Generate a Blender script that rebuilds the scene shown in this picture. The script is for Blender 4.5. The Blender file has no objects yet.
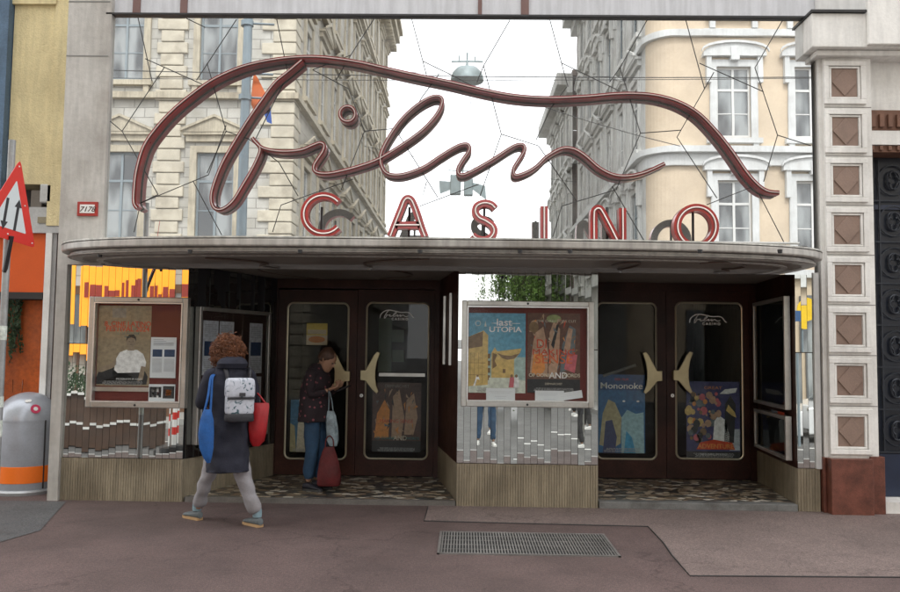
import bpy, bmesh, math, random
from mathutils import Vector, Matrix, Euler, noise
random.seed(7)
R = math.radians
sc = bpy.context.scene
col = sc.collection
# ------------------------------------------------------------------ camera
F = 825.0
CAM = Vector((0, -8.5, 1.575))
ROT = Matrix.Rotation(R(1.05), 3, 'Z') @ Matrix.Rotation(R(93.8), 3, 'X') @ Matrix.Rotation(0.0125, 3, 'Z')
cd = bpy.data.cameras.new('camera'); cam = bpy.data.objects.new('camera', cd); col.objects.link(cam)
cam.matrix_world = Matrix.Translation(CAM) @ ROT.to_4x4()
cd.sensor_width = 36; cd.lens = F / 900 * 36; cd.clip_end = 2000; cd.clip_start = 0.05
sc.camera = cam
def ray(px, py): return ROT @ Vector(((px - 450) / F, -(py - 296) / F, -1))
def W(px, py, Y=0.0):              # measured photo point on the vertical plane y = Y
    d = ray(px, py); t = (Y - CAM.y) / d.y; return CAM + d * t
def G(px, py, z=0.0):              # measured photo point on the level plane z
    d = ray(px, py); t = (z - CAM.z) / d.z; return CAM + d * t
def X(px, Y=0.0, py=350): return W(px, py, Y).x
def Z(py, px=450, Y=0.0): return W(px, py, Y).z
# ------------------------------------------------------------------ materials
MATS = {}
def new_mat(name):
    m = bpy.data.materials.new(name); m.use_nodes = True
    nt = m.node_tree; b = nt.nodes['Principled BSDF']; return m, nt, b
def mat(name, c, rough=0.6, metal=0.0, var=0.12, scale=4.0, bump=0.0, bscale=60.0, stain=0.0, streak=0.0, emit=0.0, coat=0.0, spec=0.5):
    if name in MATS: return MATS[name]
    m, nt, b = new_mat(name)
    N = nt.nodes; L = nt.links
    b.inputs['Roughness'].default_value = rough; b.inputs['Metallic'].default_value = metal
    b.inputs['Specular IOR Level'].default_value = spec
    if coat: b.inputs['Coat Weight'].default_value = coat; b.inputs['Coat Roughness'].default_value = 0.08
    tc = N.new('ShaderNodeTexCoord')
    src = tc.outputs['Object']
    base = None
    def noisy(scale_, detail, stretch=None):
        n = N.new('ShaderNodeTexNoise'); n.inputs['Scale'].default_value = scale_; n.inputs['Detail'].default_value = detail
        if stretch:
            mp = N.new('ShaderNodeMapping'); mp.inputs['Scale'].default_value = stretch
            L.new(src, mp.inputs['Vector']); L.new(mp.outputs['Vector'], n.inputs['Vector'])
        else: L.new(src, n.inputs['Vector'])
        return n.outputs['Fac']
    rgb = N.new('ShaderNodeRGB'); rgb.outputs[0].default_value = (*c, 1); base = rgb.outputs[0]
    def mult(base, fac, lo, hi, p0=0.3, p1=0.7, colr=None):
        rp = N.new('ShaderNodeValToRGB'); rp.color_ramp.elements[0].position = p0; rp.color_ramp.elements[1].position = p1
        rp.color_ramp.elements[0].color = (lo, lo, lo, 1) if colr is None else (*colr, 1); rp.color_ramp.elements[1].color = (hi, hi, hi, 1)
        L.new(fac, rp.inputs['Fac'])
        mx = N.new('ShaderNodeMix'); mx.data_type = 'RGBA'; mx.blend_type = 'MULTIPLY'; mx.inputs['Factor'].default_value = 1
        L.new(base, mx.inputs['A']); L.new(rp.outputs['Color'], mx.inputs['B']); return mx.outputs['Result']
    if var:
        base = mult(base, noisy(scale, 6), 1 - var, 1 + var)
        base = mult(base, noisy(scale * 14, 3), 1 - var * .6, 1 + var * .6)
    if stain: base = mult(base, noisy(scale * .7, 9), 1 - stain, 1, 0.36, 0.52, (1 - stain, 1 - stain * 1.08, 1 - stain * 1.15))
    if streak: base = mult(base, noisy(3.0, 6, (6, 6, 0.7)), 1 - streak, 1, 0.38, 0.6)
    L.new(base, b.inputs['Base Color'])
    if var:
        rr = N.new('ShaderNodeMapRange'); L.new(noisy(scale * 3, 4), rr.inputs['Value'])
        rr.inputs['To Min'].default_value = max(0.0, rough * 0.8); rr.inputs['To Max'].default_value = min(1, rough * 1.2)
        L.new(rr.outputs['Result'], b.inputs['Roughness'])
    if bump:
        bp = N.new('ShaderNodeBump'); bp.inputs['Strength'].default_value = bump; bp.inputs['Distance'].default_value = 0.01
        L.new(noisy(bscale, 5), bp.inputs['Height']); L.new(bp.outputs['Normal'], b.inputs['Normal'])
    if emit:
        L.new(base, b.inputs['Emission Color']); b.inputs['Emission Strength'].default_value = emit
    MATS[name] = m; return m
def glass_mat(name, tint=(0.9, 0.93, 0.92), ior=1.5, rough=0.0):
    if name in MATS: return MATS[name]
    m = bpy.data.materials.new(name); m.use_nodes = True; nt = m.node_tree; N = nt.nodes; L = nt.links
    for n in list(N): N.remove(n)
    o = N.new('ShaderNodeOutputMaterial'); mx = N.new('ShaderNodeMixShader'); t = N.new('ShaderNodeBsdfTransparent'); g = N.new('ShaderNodeBsdfGlossy')
    fr = N.new('ShaderNodeFresnel'); fr.inputs['IOR'].default_value = ior
    t.inputs['Color'].default_value = (*tint, 1); g.inputs['Roughness'].default_value = rough; g.inputs['Color'].default_value = (1, 1, 1, 1)
    L.new(fr.outputs[0], mx.inputs[0]); L.new(t.outputs[0], mx.inputs[1]); L.new(g.outputs[0], mx.inputs[2]); L.new(mx.outputs[0], o.inputs['Surface'])
    MATS[name] = m; return m
def mirror_mat(name, c=(0.78, 0.80, 0.81), rough=0.01, grime_haze=0.16, wave=0.00012, grime_hazec=(.42, .42, .40)):
    if name in MATS: return MATS[name]
    m = bpy.data.materials.new(name); m.use_nodes = True; nt = m.node_tree; N = nt.nodes; L = nt.links
    for n in list(N): N.remove(n)
    o = N.new('ShaderNodeOutputMaterial'); mx = N.new('ShaderNodeMixShader'); d = N.new('ShaderNodeBsdfDiffuse'); g = N.new('ShaderNodeBsdfGlossy')
    tc = N.new('ShaderNodeTexCoord'); n1 = N.new('ShaderNodeTexNoise'); n1.inputs['Scale'].default_value = 2.2; n1.inputs['Detail'].default_value = 8
    mr = N.new('ShaderNodeMapRange'); mr.inputs['From Min'].default_value = .3; mr.inputs['From Max'].default_value = .75
    mr.inputs['To Min'].default_value = grime_haze * .3; mr.inputs['To Max'].default_value = grime_haze * 1.8  # milky diffuse layer: part grime, part haze painted over the reflection
    L.new(tc.outputs['Object'], n1.inputs['Vector']); L.new(n1.outputs['Fac'], mr.inputs['Value']); L.new(mr.outputs['Result'], mx.inputs[0])
    g.inputs['Color'].default_value = (*c, 1); g.inputs['Roughness'].default_value = rough
    d.inputs['Color'].default_value = (*grime_hazec, 1)
    n2 = N.new('ShaderNodeTexNoise'); n2.inputs['Scale'].default_value = 2.5; n2.inputs['Detail'].default_value = 1
    L.new(tc.outputs['Object'], n2.inputs['Vector'])
    bp = N.new('ShaderNodeBump'); bp.inputs['Strength'].default_value = 1; bp.inputs['Distance'].default_value = wave
    L.new(n2.outputs['Fac'], bp.inputs['Height']); L.new(bp.outputs['Normal'], g.inputs['Normal'])
    L.new(g.outputs[0], mx.inputs[1]); L.new(d.outputs[0], mx.inputs[2]); L.new(mx.outputs[0], o.inputs['Surface'])
    MATS[name] = m; return m
def brick_mat(name, axis, c1, c2, mortar, bw=0.62, bh=0.3, ms=0.012, rough=0.85):
    if name in MATS: return MATS[name]
    m, nt, b = new_mat(name); N = nt.nodes; L = nt.links
    tc = N.new('ShaderNodeTexCoord'); sp = N.new('ShaderNodeSeparateXYZ'); cb = N.new('ShaderNodeCombineXYZ')
    L.new(tc.outputs['Object'], sp.inputs[0]); L.new(sp.outputs[axis], cb.inputs[0]); L.new(sp.outputs[2], cb.inputs[1])
    br = N.new('ShaderNodeTexBrick'); br.inputs['Scale'].default_value = 1; br.inputs['Brick Width'].default_value = bw; br.inputs['Row Height'].default_value = bh
    br.inputs['Mortar Size'].default_value = ms; br.inputs['Mortar Smooth'].default_value = .3
    br.inputs['Color1'].default_value = (*c1, 1); br.inputs['Color2'].default_value = (*c2, 1); br.inputs['Mortar'].default_value = (*mortar, 1)
    L.new(cb.outputs[0], br.inputs['Vector'])
    n = N.new('ShaderNodeTexNoise'); n.inputs['Scale'].default_value = 1.3; n.inputs['Detail'].default_value = 8; L.new(tc.outputs['Object'], n.inputs['Vector'])
    rp = N.new('ShaderNodeValToRGB'); rp.color_ramp.elements[0].position = .3; rp.color_ramp.elements[0].color = (.72, .7, .66, 1); rp.color_ramp.elements[1].position = .65; rp.color_ramp.elements[1].color = (1.05, 1.05, 1.05, 1)
    L.new(n.outputs['Fac'], rp.inputs['Fac'])
    mx = N.new('ShaderNodeMix'); mx.data_type = 'RGBA'; mx.blend_type = 'MULTIPLY'; mx.inputs['Factor'].default_value = 1
    L.new(br.outputs['Color'], mx.inputs['A']); L.new(rp.outputs['Color'], mx.inputs['B']); L.new(mx.outputs['Result'], b.inputs['Base Color'])
    bp = N.new('ShaderNodeBump'); bp.inputs['Distance'].default_value = .02; bp.inputs['Strength'].default_value = .8; bp.invert = True
    L.new(br.outputs['Fac'], bp.inputs['Height']); L.new(bp.outputs['Normal'], b.inputs['Normal'])
    b.inputs['Roughness'].default_value = rough
    MATS[name] = m; return m
# ------------------------------------------------------------------ mesh helpers
class MB:
    def __init__(s): s.v = []; s.f = []; s.m = []; s.mi = 0
    def add(s, vs, fs):
        o = len(s.v); s.v += [tuple(v) for v in vs]; s.f += [tuple(i + o for i in f) for f in fs]; s.m += [s.mi] * len(fs); return s
    def box(s, x0, x1, y0, y1, z0, z1, M=None):
        if x0 > x1: x0, x1 = x1, x0
        if y0 > y1: y0, y1 = y1, y0
        if z0 > z1: z0, z1 = z1, z0
        vs = [Vector(p) for p in ((x0,y0,z0),(x1,y0,z0),(x1,y1,z0),(x0,y1,z0),(x0,y0,z1),(x1,y0,z1),(x1,y1,z1),(x0,y1,z1))]
        if M is not None: vs = [M @ v for v in vs]
        return s.add(vs, [(0,3,2,1),(4,5,6,7),(0,1,5,4),(1,2,6,5),(2,3,7,6),(3,0,4,7)])
    def prism(s, pts, ext, M=None):            # planar polygon (3D pts) extruded by vector ext
        n = len(pts); a = [Vector(p) for p in pts]; b = [p + Vector(ext) for p in a]
        vs = a + b
        if M is not None: vs = [M @ v for v in vs]
        return s.add(vs, [tuple(range(n))[::-1], tuple(range(n, 2*n))] + [(i, (i+1) % n, n + (i+1) % n, n + i) for i in range(n)])
    def tube(s, pts, r, n=8, closed=False, taper=None):
        pts = [Vector(p) for p in pts]; k = len(pts); vs = []
        prev = None
        for i, p in enumerate(pts):
            if closed: t = pts[(i+1) % k] - pts[i-1]
            else: t = pts[min(i+1, k-1)] - pts[max(i-1, 0)]
            t.normalize()
            if prev is None:
                a = Vector((0,0,1)) if abs(t.z) < .9 else Vector((1,0,0)); u = t.cross(a).normalized()
            else:
                u = prev - t * prev.dot(t); u.normalize()
            prev = u; w = t.cross(u)
            rr = r if taper is None else r * taper[i]
            for j in range(n):
                a = 2*math.pi*j/n; vs.append(p + (u*math.cos(a) + w*math.sin(a)) * rr)
        fs = []
        for i in range(k if closed else k-1):
            for j in range(n):
                a = i*n + j; b_ = i*n + (j+1) % n; i2 = (i+1) % k; fs.append((a, b_, i2*n + (j+1) % n, i2*n + j))
        if not closed: fs += [tuple(range(n))[::-1], tuple((k-1)*n + j for j in range(n))]
        return s.add(vs, fs)
    def lathe(s, prof, c=(0,0,0), n=32, axis='Z', cap=True):
        vs = []; fs = []
        for (r, h) in prof:
            for j in range(n):
                a = 2*math.pi*j/n
                p = (r*math.cos(a), r*math.sin(a), h) if axis == 'Z' else (r*math.cos(a), h, r*math.sin(a)) if axis == 'Y' else (h, r*math.cos(a), r*math.sin(a))
                vs.append(Vector(p) + Vector(c))
        for i in range(len(prof)-1):
            for j in range(n): fs.append((i*n+j, i*n+(j+1) % n, (i+1)*n+(j+1) % n, (i+1)*n+j))
        if cap: fs += [tuple(range(n))[::-1], tuple((len(prof)-1)*n+j for j in range(n))]
        return s.add(vs, fs)
    def loft(s, rings, n=20, cap=True, wob=0.0):   # rings: (center, rx, ry, yaw, [tilt])
        vs = []; fs = []
        for k, rg in enumerate(rings):
            c, rx, ry, yaw = rg[:4]; pw = rg[4] if len(rg) > 4 else 2.0
            M = Matrix.Rotation(yaw, 3, 'Z')
            if len(rg) > 5: M = M @ Matrix.Rotation(rg[5], 3, 'X')
            for j in range(n):
                a = 2*math.pi*j/n; ca, sa = math.cos(a), math.sin(a)
                x = math.copysign(abs(ca)**(2/pw), ca)*rx; y = math.copysign(abs(sa)**(2/pw), sa)*ry
                f = 1 + wob*math.sin(a*5 + k*.9) + wob*.6*math.sin(a*9 - k*.6)
                vs.append(Vector(c) + M @ Vector((x*f, y*f, 0)))
        for i in range(len(rings)-1):
            for j in range(n): fs.append((i*n+j, i*n+(j+1) % n, (i+1)*n+(j+1) % n, (i+1)*n+j))
        if cap: fs += [tuple(range(n))[::-1], tuple((len(rings)-1)*n+j for j in range(n))]
        return s.add(vs, fs)
    def sweep(s, pts, w, y0, y1, closed=False):  # path in xz plane, flat band of width w between depths y0..y1
        P = [Vector((p[0], p[2])) for p in pts]; k = len(P); vs = []
        for i in range(k):
            t = (P[(i+1) % k] - P[i-1]) if closed else (P[min(i+1, k-1)] - P[max(i-1, 0)])
            t.normalize(); nrm = Vector((-t.y, t.x)) * w/2
            a = P[i] + nrm; b = P[i] - nrm
            vs += [(a.x, y0, a.y), (b.x, y0, b.y), (b.x, y1, b.y), (a.x, y1, a.y)]
        fs = []
        for i in range(k if closed else k-1):
            j = (i+1) % k
            for q in range(4): fs.append((i*4+q, i*4+(q+1) % 4, j*4+(q+1) % 4, j*4+q))
        if not closed: fs += [(3,2,1,0), tuple((k-1)*4+q for q in range(4))]
        return s.add(vs, fs)
    def sphere(s, c, r, n=12, m=8, sc_=(1,1,1)):
        prof = []
        vs = []; fs = []
        for i in range(m+1):
            th = math.pi*i/m
            for j in range(n):
                a = 2*math.pi*j/n
                vs.append(Vector(c) + Vector((math.sin(th)*math.cos(a)*r*sc_[0], math.sin(th)*math.sin(a)*r*sc_[1], math.cos(th)*r*sc_[2])))
        for i in range(m):
            for j in range(n): fs.append((i*n+j, (i+1)*n+j, (i+1)*n+(j+1) % n, i*n+(j+1) % n))
        return s.add(vs, fs)
    def build(s, name, mats, parent=None, smooth=False, bevel=0.0, loc=None):
        me = bpy.data.meshes.new(name)
        org = Vector(loc) if loc is not None else Vector((0,0,0))
        me.from_pydata([tuple(Vector(v)-org) for v in s.v], [], s.f)
        bm = bmesh.new(); bm.from_mesh(me); bmesh.ops.recalc_face_normals(bm, faces=bm.faces); bm.to_mesh(me); bm.free()
        if not isinstance(mats, (list, tuple)): mats = [mats]
        for m_ in mats: me.materials.append(m_)
        for i, p in enumerate(me.polygons):
            p.material_index = s.m[i] if i < len(s.m) else 0
            p.use_smooth = smooth
        o = bpy.data.objects.new(name, me); col.objects.link(o); o.location = org
        if parent is not None:
            o.parent = parent
            o.matrix_parent_inverse = Matrix.Translation(-Vector(parent.location)) if parent.rotation_euler.z == 0 else parent.matrix_basis.inverted()
            o.matrix_parent_inverse = parent.matrix_basis.inverted() if parent.parent is None else (parent.parent.matrix_basis @ parent.matrix_parent_inverse.inverted() @ parent.matrix_basis).inverted() if False else WM(parent).inverted()
        if bevel:
            bv = o.modifiers.new('bevel', 'BEVEL'); bv.width = bevel; bv.segments = 2; bv.limit_method = 'ANGLE'
        if smooth:
            try:
                me.set_sharp_from_angle(angle=R(38))
            except Exception: pass
        return o
def WM(o):
    m = o.matrix_basis.copy()
    if o.parent is not None: m = WM(o.parent) @ o.matrix_parent_inverse @ m
    return m
def tag(o, label=None, cat=None, group=None, kind=None):
    if label: o['label'] = label
    if cat: o['category'] = cat
    if group: o['group'] = group
    if kind: o['kind'] = kind
    return o
def thing(name, loc, label, cat, group=None, kind=None, rz=0.0):
    o = bpy.data.objects.new(name, None); col.objects.link(o); o.location = loc; o.rotation_euler = (0, 0, rz); o.empty_display_size = .1
    return tag(o, label, cat, group, kind)
def smooth_path(pts, sub=6, closed=False):
    P = [Vector(p) for p in pts]; n = len(P); out = []
    rng = range(n if closed else n-1)
    for i in rng:
        p0 = P[(i-1) % n] if closed or i > 0 else P[0]; p1 = P[i]; p2 = P[(i+1) % n]; p3 = P[(i+2) % n] if closed or i+2 < n else P[-1]
        for k in range(sub):
            t = k/sub
            out.append(0.5*((2*p1) + (p2-p0)*t + (2*p0-5*p1+4*p2-p3)*t*t + (3*p1-p0-3*p2+p3)*t**3))
    if not closed: out.append(P[-1])
    return out
def text_mesh(s, size, ext=0.0, align='CENTER', shear=0.0, sx=1.0, bold=0.0):
    cu = bpy.data.curves.new('lettering', 'FONT'); cu.body = s; cu.size = size; cu.align_x = align; cu.extrude = ext; cu.shear = shear; cu.offset = bold
    o = bpy.data.objects.new('tmp', cu); col.objects.link(o)
    dg = bpy.context.evaluated_depsgraph_get(); me = bpy.data.meshes.new_from_object(o.evaluated_get(dg))
    vs = [Vector((v.co.x*sx, v.co.y, v.co.z)) for v in me.vertices]; fs = [tuple(p.vertices) for p in me.polygons]
    bpy.data.objects.remove(o); bpy.data.curves.remove(cu); bpy.data.meshes.remove(me)
    return vs, fs
def frameM(loc, rz=0.0, tilt=0.0):   # local x right, local y up, local z towards viewer  (for flat art on walls facing -y when rz=0)
    return Matrix.Translation(Vector(loc)) @ Matrix.Rotation(rz, 4, 'Z') @ Matrix.Rotation(R(90), 4, 'X') @ Matrix.Rotation(tilt, 4, 'Z')
class Poster:                        # a sheet with printed areas on it
    def __init__(s, name, loc, w, h, base, label, cat='poster', rz=0.0, tilt=0.0, group=None, parent=None):
        s.M = frameM(loc, rz, tilt); s.w = w; s.h = h; s.parts = {}; s.name = name
        mb = MB(); mb.box(-w/2, w/2, 0, h, 0, .001)
        o = mb.build(name, base); 
        if parent is None:
            o.matrix_world = s.M; tag(o, label, cat, group)
        else:
            o.parent = parent; o.matrix_parent_inverse = WM(parent).inverted(); o.matrix_basis = s.M
        s.o = o; s.k = 0
    def poly(s, pts, m, name='artwork', layer=1):   # pts in 0..1 coordinates, origin bottom left
        mb = s.parts.setdefault((name, m.name, layer), (MB(), m))[0]
        z = .001 + .0007*layer
        mb.add([((p[0]-.5)*s.w, p[1]*s.h, z) for p in pts], [tuple(range(len(pts)))])
    def rect(s, u0, v0, u1, v1, m, name='artwork', layer=1): s.poly([(u0,v0),(u1,v0),(u1,v1),(u0,v1)], m, name, layer)
    def ell(s, u, v, ru, rv, m, layer=2, name='artwork', n=18): s.poly([(u+ru*math.cos(2*math.pi*i/n), v+rv*math.sin(2*math.pi*i/n)) for i in range(n)], m, name, layer)
    def text(s, t, u, v, size, m, layer=4, sx=1.0, bold=0.0, shear=0.0, align='CENTER'):
        vs, fs = text_mesh(t, size, 0, align, shear, sx, bold)
        mb = s.parts.setdefault(('lettering', m.name, layer), (MB(), m))[0]
        mb.add([(p.x + (u-.5)*s.w, p.y + v*s.h, .001 + .0007*layer) for p in vs], fs)
    def done(s):
        if s.name == 'film_poster' and s.h > .6:
            rnd = random.Random(int(s.w*1000)); cm = mat('print_credit_grey', (.32,.32,.32), .6)
            for k in range(4):
                u = .12 + rnd.uniform(0,.06)
                while u < .86: w_ = rnd.uniform(.02,.09); s.rect(u, .012+k*.014, min(.88, u+w_), .019+k*.014, cm, 'credit_line', 12); u += w_ + .012
        for (nm, _, _), (mb, m) in s.parts.items():
            o = mb.build(nm, m); o.parent = s.o
        return s.o
# shared materials
M_mirror = mirror_mat('facade_mirror')
M_strip = mirror_mat('strip_mirror', (0.66, .68, .66), .01, .06, .0001)
M_joint = mat('mirror_joint', (.04, .04, .04), .5)
M_concrete = mat('grey_plaster', (.50, .485, .455), .85, var=.10, scale=1.4, bump=.25, bscale=90, stain=.3, streak=.14)
M_conc_lt = mat('pale_grey_render', (.62, .62, .61), .8, var=.06, scale=1.5, bump=.15, bscale=80, stain=.1, streak=.12)
M_band = mat('grey_metal_band', (.58, .59, .62), .5, var=.05, streak=.15)
M_yellow = mat('yellow_plaster', (.72, .62, .36), .9, var=.08, scale=2, bump=.9, bscale=70, stain=.12, streak=.12)
M_blue = mat('blue_plaster', (.10, .16, .24), .9, var=.14, scale=3, bump=.9, bscale=60, stain=.3)
M_wood = mat('dark_red_wood', (.042, .014, .009), .45, var=.35, scale=3, bump=.1, bscale=30, spec=.22, stain=.4)
M_dark = mat('black_metal', (.02, .02, .022), .45, var=.1)
M_rib = mat('beige_ribbed_metal', (.30, .255, .18), .5, metal=.15, var=.12, scale=2, streak=.25, stain=.25)
M_alu = mat('aluminium_frame', (.50, .49, .46), .35, metal=.75, var=.08, scale=3, stain=.2)
M_brassy = mat('champagne_trim', (.55, .50, .38), .32, metal=.7, var=.06)
M_handle = mat('bronze_handle', (.42, .36, .22), .38, metal=.6, var=.1, scale=8)
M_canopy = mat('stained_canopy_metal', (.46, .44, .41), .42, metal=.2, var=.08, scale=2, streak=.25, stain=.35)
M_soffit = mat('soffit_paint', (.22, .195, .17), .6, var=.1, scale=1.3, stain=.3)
M_red = mat('dark_red_enamel', (.19, .010, .010), .3, var=.2, scale=6, stain=.35, coat=.3)
M_redl = mat('red_enamel', (.34, .022, .018), .3, var=.15, scale=6, stain=.25, coat=.3)
M_tray = mat('dark_letter_tray', (.05, .012, .012), .5, var=.2)
M_tubew = mat('unlit_neon_tube', (.78, .68, .64), .2, var=.04, coat=.5)
M_glass = glass_mat('window_glass', (.98,.99,.99), 1.13)
M_doorglass = glass_mat('door_glass', (.93, .95, .94), 1.24)
M_white = mat('white_paint', (.72, .72, .70), .5, var=.06, stain=.12)
M_paper = mat('white_paper', (.72, .75, .78), .7, var=.03)
M_ink = mat('printed_black', (.03, .03, .035), .6, var=.1)
M_redboard = mat('dark_red_board', (.13, .018, .012), .6, var=.15)
M_stonew = mat('white_stone', (.78, .77, .74), .75, var=.07, scale=2.3, bump=.2, streak=.1, stain=.12)
M_brown = mat('brown_panel', (.24, .165, .13), .65, var=.12, scale=5, bump=.2)
M_granite = mat('red_granite', (.13, .045, .03), .35, var=.4, scale=9, bump=.05)
# ------------------------------------------------------------------ ground
def ground_mat(name, c, var=.2, red=None):
    m, nt, b = new_mat(name); N = nt.nodes; L = nt.links
    tc = N.new('ShaderNodeTexCoord')
    def nz(s, d, rough=.6):
        n = N.new('ShaderNodeTexNoise'); n.inputs['Scale'].default_value = s; n.inputs['Detail'].default_value = d; n.inputs['Roughness'].default_value = rough
        L.new(tc.outputs['Object'], n.inputs['Vector']); return n.outputs['Fac']
    def ramp(f, a, b_, p0, p1):
        r = N.new('ShaderNodeValToRGB'); r.color_ramp.elements[0].color = (*a, 1); r.color_ramp.elements[1].color = (*b_, 1)
        r.color_ramp.elements[0].position = p0; r.color_ramp.elements[1].position = p1; L.new(f, r.inputs['Fac']); return r.outputs['Color']
    def mul(a, b_):
        x = N.new('ShaderNodeMix'); x.data_type = 'RGBA'; x.blend_type = 'MULTIPLY'; x.inputs['Factor'].default_value = 1
        L.new(a, x.inputs['A']); L.new(b_, x.inputs['B']); return x.outputs['Result']
    lo = tuple(k*(1-var) for k in c); hi = tuple(k*(1+var) for k in c)
    base = ramp(nz(.9, 7), lo, hi, .35, .65)
    base = mul(base, ramp(nz(160, 2), (.50, .50, .50), (1.55, 1.52, 1.48), .36, .66))
    base = mul(base, ramp(nz(3.1, 8, .75), (.84, .84, .85), (1, 1, 1), .36, .5))
    base = mul(base, ramp(nz(45, 4, .8), (.70, .70, .70), (1.22, 1.2, 1.18), .38, .62))
    nd = N.new('ShaderNodeTexNoise'); nd.inputs['Scale'].default_value = 2.5; nd.inputs['Detail'].default_value = 6; L.new(tc.outputs['Object'], nd.inputs['Vector'])
    vm = N.new('ShaderNodeVectorMath'); vm.operation = 'SCALE'; vm.inputs['Scale'].default_value = .8; L.new(nd.outputs['Color'], vm.inputs[0])
    va = N.new('ShaderNodeVectorMath'); va.operation = 'ADD'; L.new(tc.outputs['Object'], va.inputs[0]); L.new(vm.outputs[0], va.inputs[1])
    vc = N.new('ShaderNodeTexVoronoi'); vc.feature = 'DISTANCE_TO_EDGE'; vc.inputs['Scale'].default_value = .38; L.new(va.outputs[0], vc.inputs['Vector'])
    base = mul(base, ramp(vc.outputs['Distance'], (.62, .60, .60), (1, 1, 1), .0012, .005))
    v3 = N.new('ShaderNodeTexVoronoi'); v3.inputs['Scale'].default_value = 2.1; L.new(va.outputs[0], v3.inputs['Vector'])
    base = mul(base, ramp(v3.outputs['Distance'], (1.5, 1.5, 1.5), (1, 1, 1), .03, .04))
    v = N.new('ShaderNodeTexVoronoi'); v.inputs['Scale'].default_value = 3.3; L.new(tc.outputs['Object'], v.inputs['Vector'])
    base = mul(base, ramp(v.outputs['Distance'], (.55, .52, .5), (1, 1, 1), .035, .05))
    L.new(base, b.inputs['Base Color'])
    r2 = N.new('ShaderNodeMapRange'); L.new(nz(2.0, 6), r2.inputs['Value']); r2.inputs['To Min'].default_value = .5; r2.inputs['To Max'].default_value = .95
    L.new(r2.outputs['Result'], b.inputs['Roughness'])
    bp = N.new('ShaderNodeBump'); bp.inputs['Strength'].default_value = .5; bp.inputs['Distance'].default_value = .004
    L.new(nz(140, 3), bp.inputs['Height']); L.new(bp.outputs['Normal'], b.inputs['Normal'])
    MATS[name] = m; return m
M_pave = ground_mat('reddish_asphalt', (.096, .066, .063))
M_patch = ground_mat('pinkish_asphalt', (.162, .125, .117), .12)
M_greyp = ground_mat('grey_asphalt', (.085, .088, .092), .15)
M_road = ground_mat('road_asphalt', (.10, .10, .102), .12)
def sheet(name, pts, z, m, kind='structure'):
    mb = MB(); mb.add([(p[0], p[1], z) for p in pts], [tuple(range(len(pts)))]); o = mb.build(name, m); return tag(o, kind=kind)
sheet('ground', [(-160,-160),(160,-160),(160,160),(-160,160)], -.14, M_road)
mb = MB(); mb.box(-40, 40, -4.7, 30, -.139, 0); tag(mb.build('pavement', M_pave), kind='structure')
mb = MB(); mb.box(-40, 40, -4.85, -4.7, -.139, .003); tag(mb.build('kerb', mat('granite_kerb', (.33,.32,.31), .8, var=.15, bump=.3)), kind='structure')
mb = MB(); mb.box(-40, -5.1, -15.5, -12.4, -.139, 0); mb.box(6.0, 40, -15.5, -12.4, -.139, 0)
mb.box(-5.1, -2.9, -60, -15.5, -.139, 0); mb.box(4.4, 6.0, -60, -15.5, -.139, 0)
tag(mb.build('far_pavement', mat('grey_slab_paving', (.24,.235,.225), .85, var=.1, bump=.3)), kind='structure')
mb = MB()
for k in range(14): mb.box(-20 + k*3.0, -18.4 + k*3.0, -8.75, -8.63, -.139, -.134)
tag(mb.build('road_marking', M_white), kind='structure')
g = lambda px, py: G(px, py, 0)
P = [g(428,507.5), g(424,521.5), g(540,524.5), g(648,527), g(663,543), g(672,556), g(690,576.5), g(905,578), g(915,577), g(930,515), g(820,514)]
sheet('pavement_patch', [(p.x, min(p.y, -.004)) for p in P[:8]] + [(6.5, g(905,578).y), (6.5, -.005), (P[0].x, -.005)], .004, M_patch)
mb = MB(); mb.tube([p + Vector((0,0,.004)) for p in [g(428,507.5)] + P[1:8] + [Vector((6.5, P[7].y, 0))]], .006, 5); tag(mb.build('patch_seam', mat('bitumen_seam', (.02,.018,.018), .7)), kind='structure')
P = [g(-60,500), g(66,502), g(40,531), g(-60,560)]
sheet('pavement_grey_patch', [(p.x, p.y) for p in P], .004, M_greyp)
# drain grating set into the pavement
gc = [g(438,532.5), g(605,536.5), g(619,556.5), g(437,554.5)]
gx0, gx1 = gc[3].x, gc[1].x; gy0, gy1 = gc[3].y, gc[0].y
t = thing('floor_grating', ((gx0+gx1)/2, (gy0+gy1)/2, 0), 'long rectangular steel grating set in the reddish pavement', 'grating')
mb = MB(); mb.box(gx0, gx1, gy0, gy0+.02, .0, .012); mb.box(gx0, gx1, gy1-.02, gy1, .0, .012); mb.box(gx0, gx0+.02, gy0, gy1, 0, .0119); mb.box(gx1-.02, gx1, gy0, gy1, 0, .0119)
mb.build('grating_frame', mat('worn_steel', (.20,.19,.18), .5, metal=.5, var=.2), t)
mb = MB(); n = 58
for i in range(n):
    x = gx0 + .02 + (gx1-gx0-.04)*(i+.5)/n; mb.box(x-.0055, x+.0055, gy0+.02, gy1-.02, .0045, .011)
for k in range(1, 5):
    y = gy0 + (gy1-gy0)*k/5; mb.box(gx0+.02, gx1-.02, y-.004, y+.004, .0043, .0095)
mb.build('grating_bars', MATS['worn_steel'], t)
mb = MB(); mb.box(gx0+.01, gx1-.01, gy0+.01, gy1-.01, .001, .0041); mb.build('grating_shade_sheet', mat('pit_shade_black', (.012,.012,.012), .9), t)  # flat black sheet painted in for the shade below the bars

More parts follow.
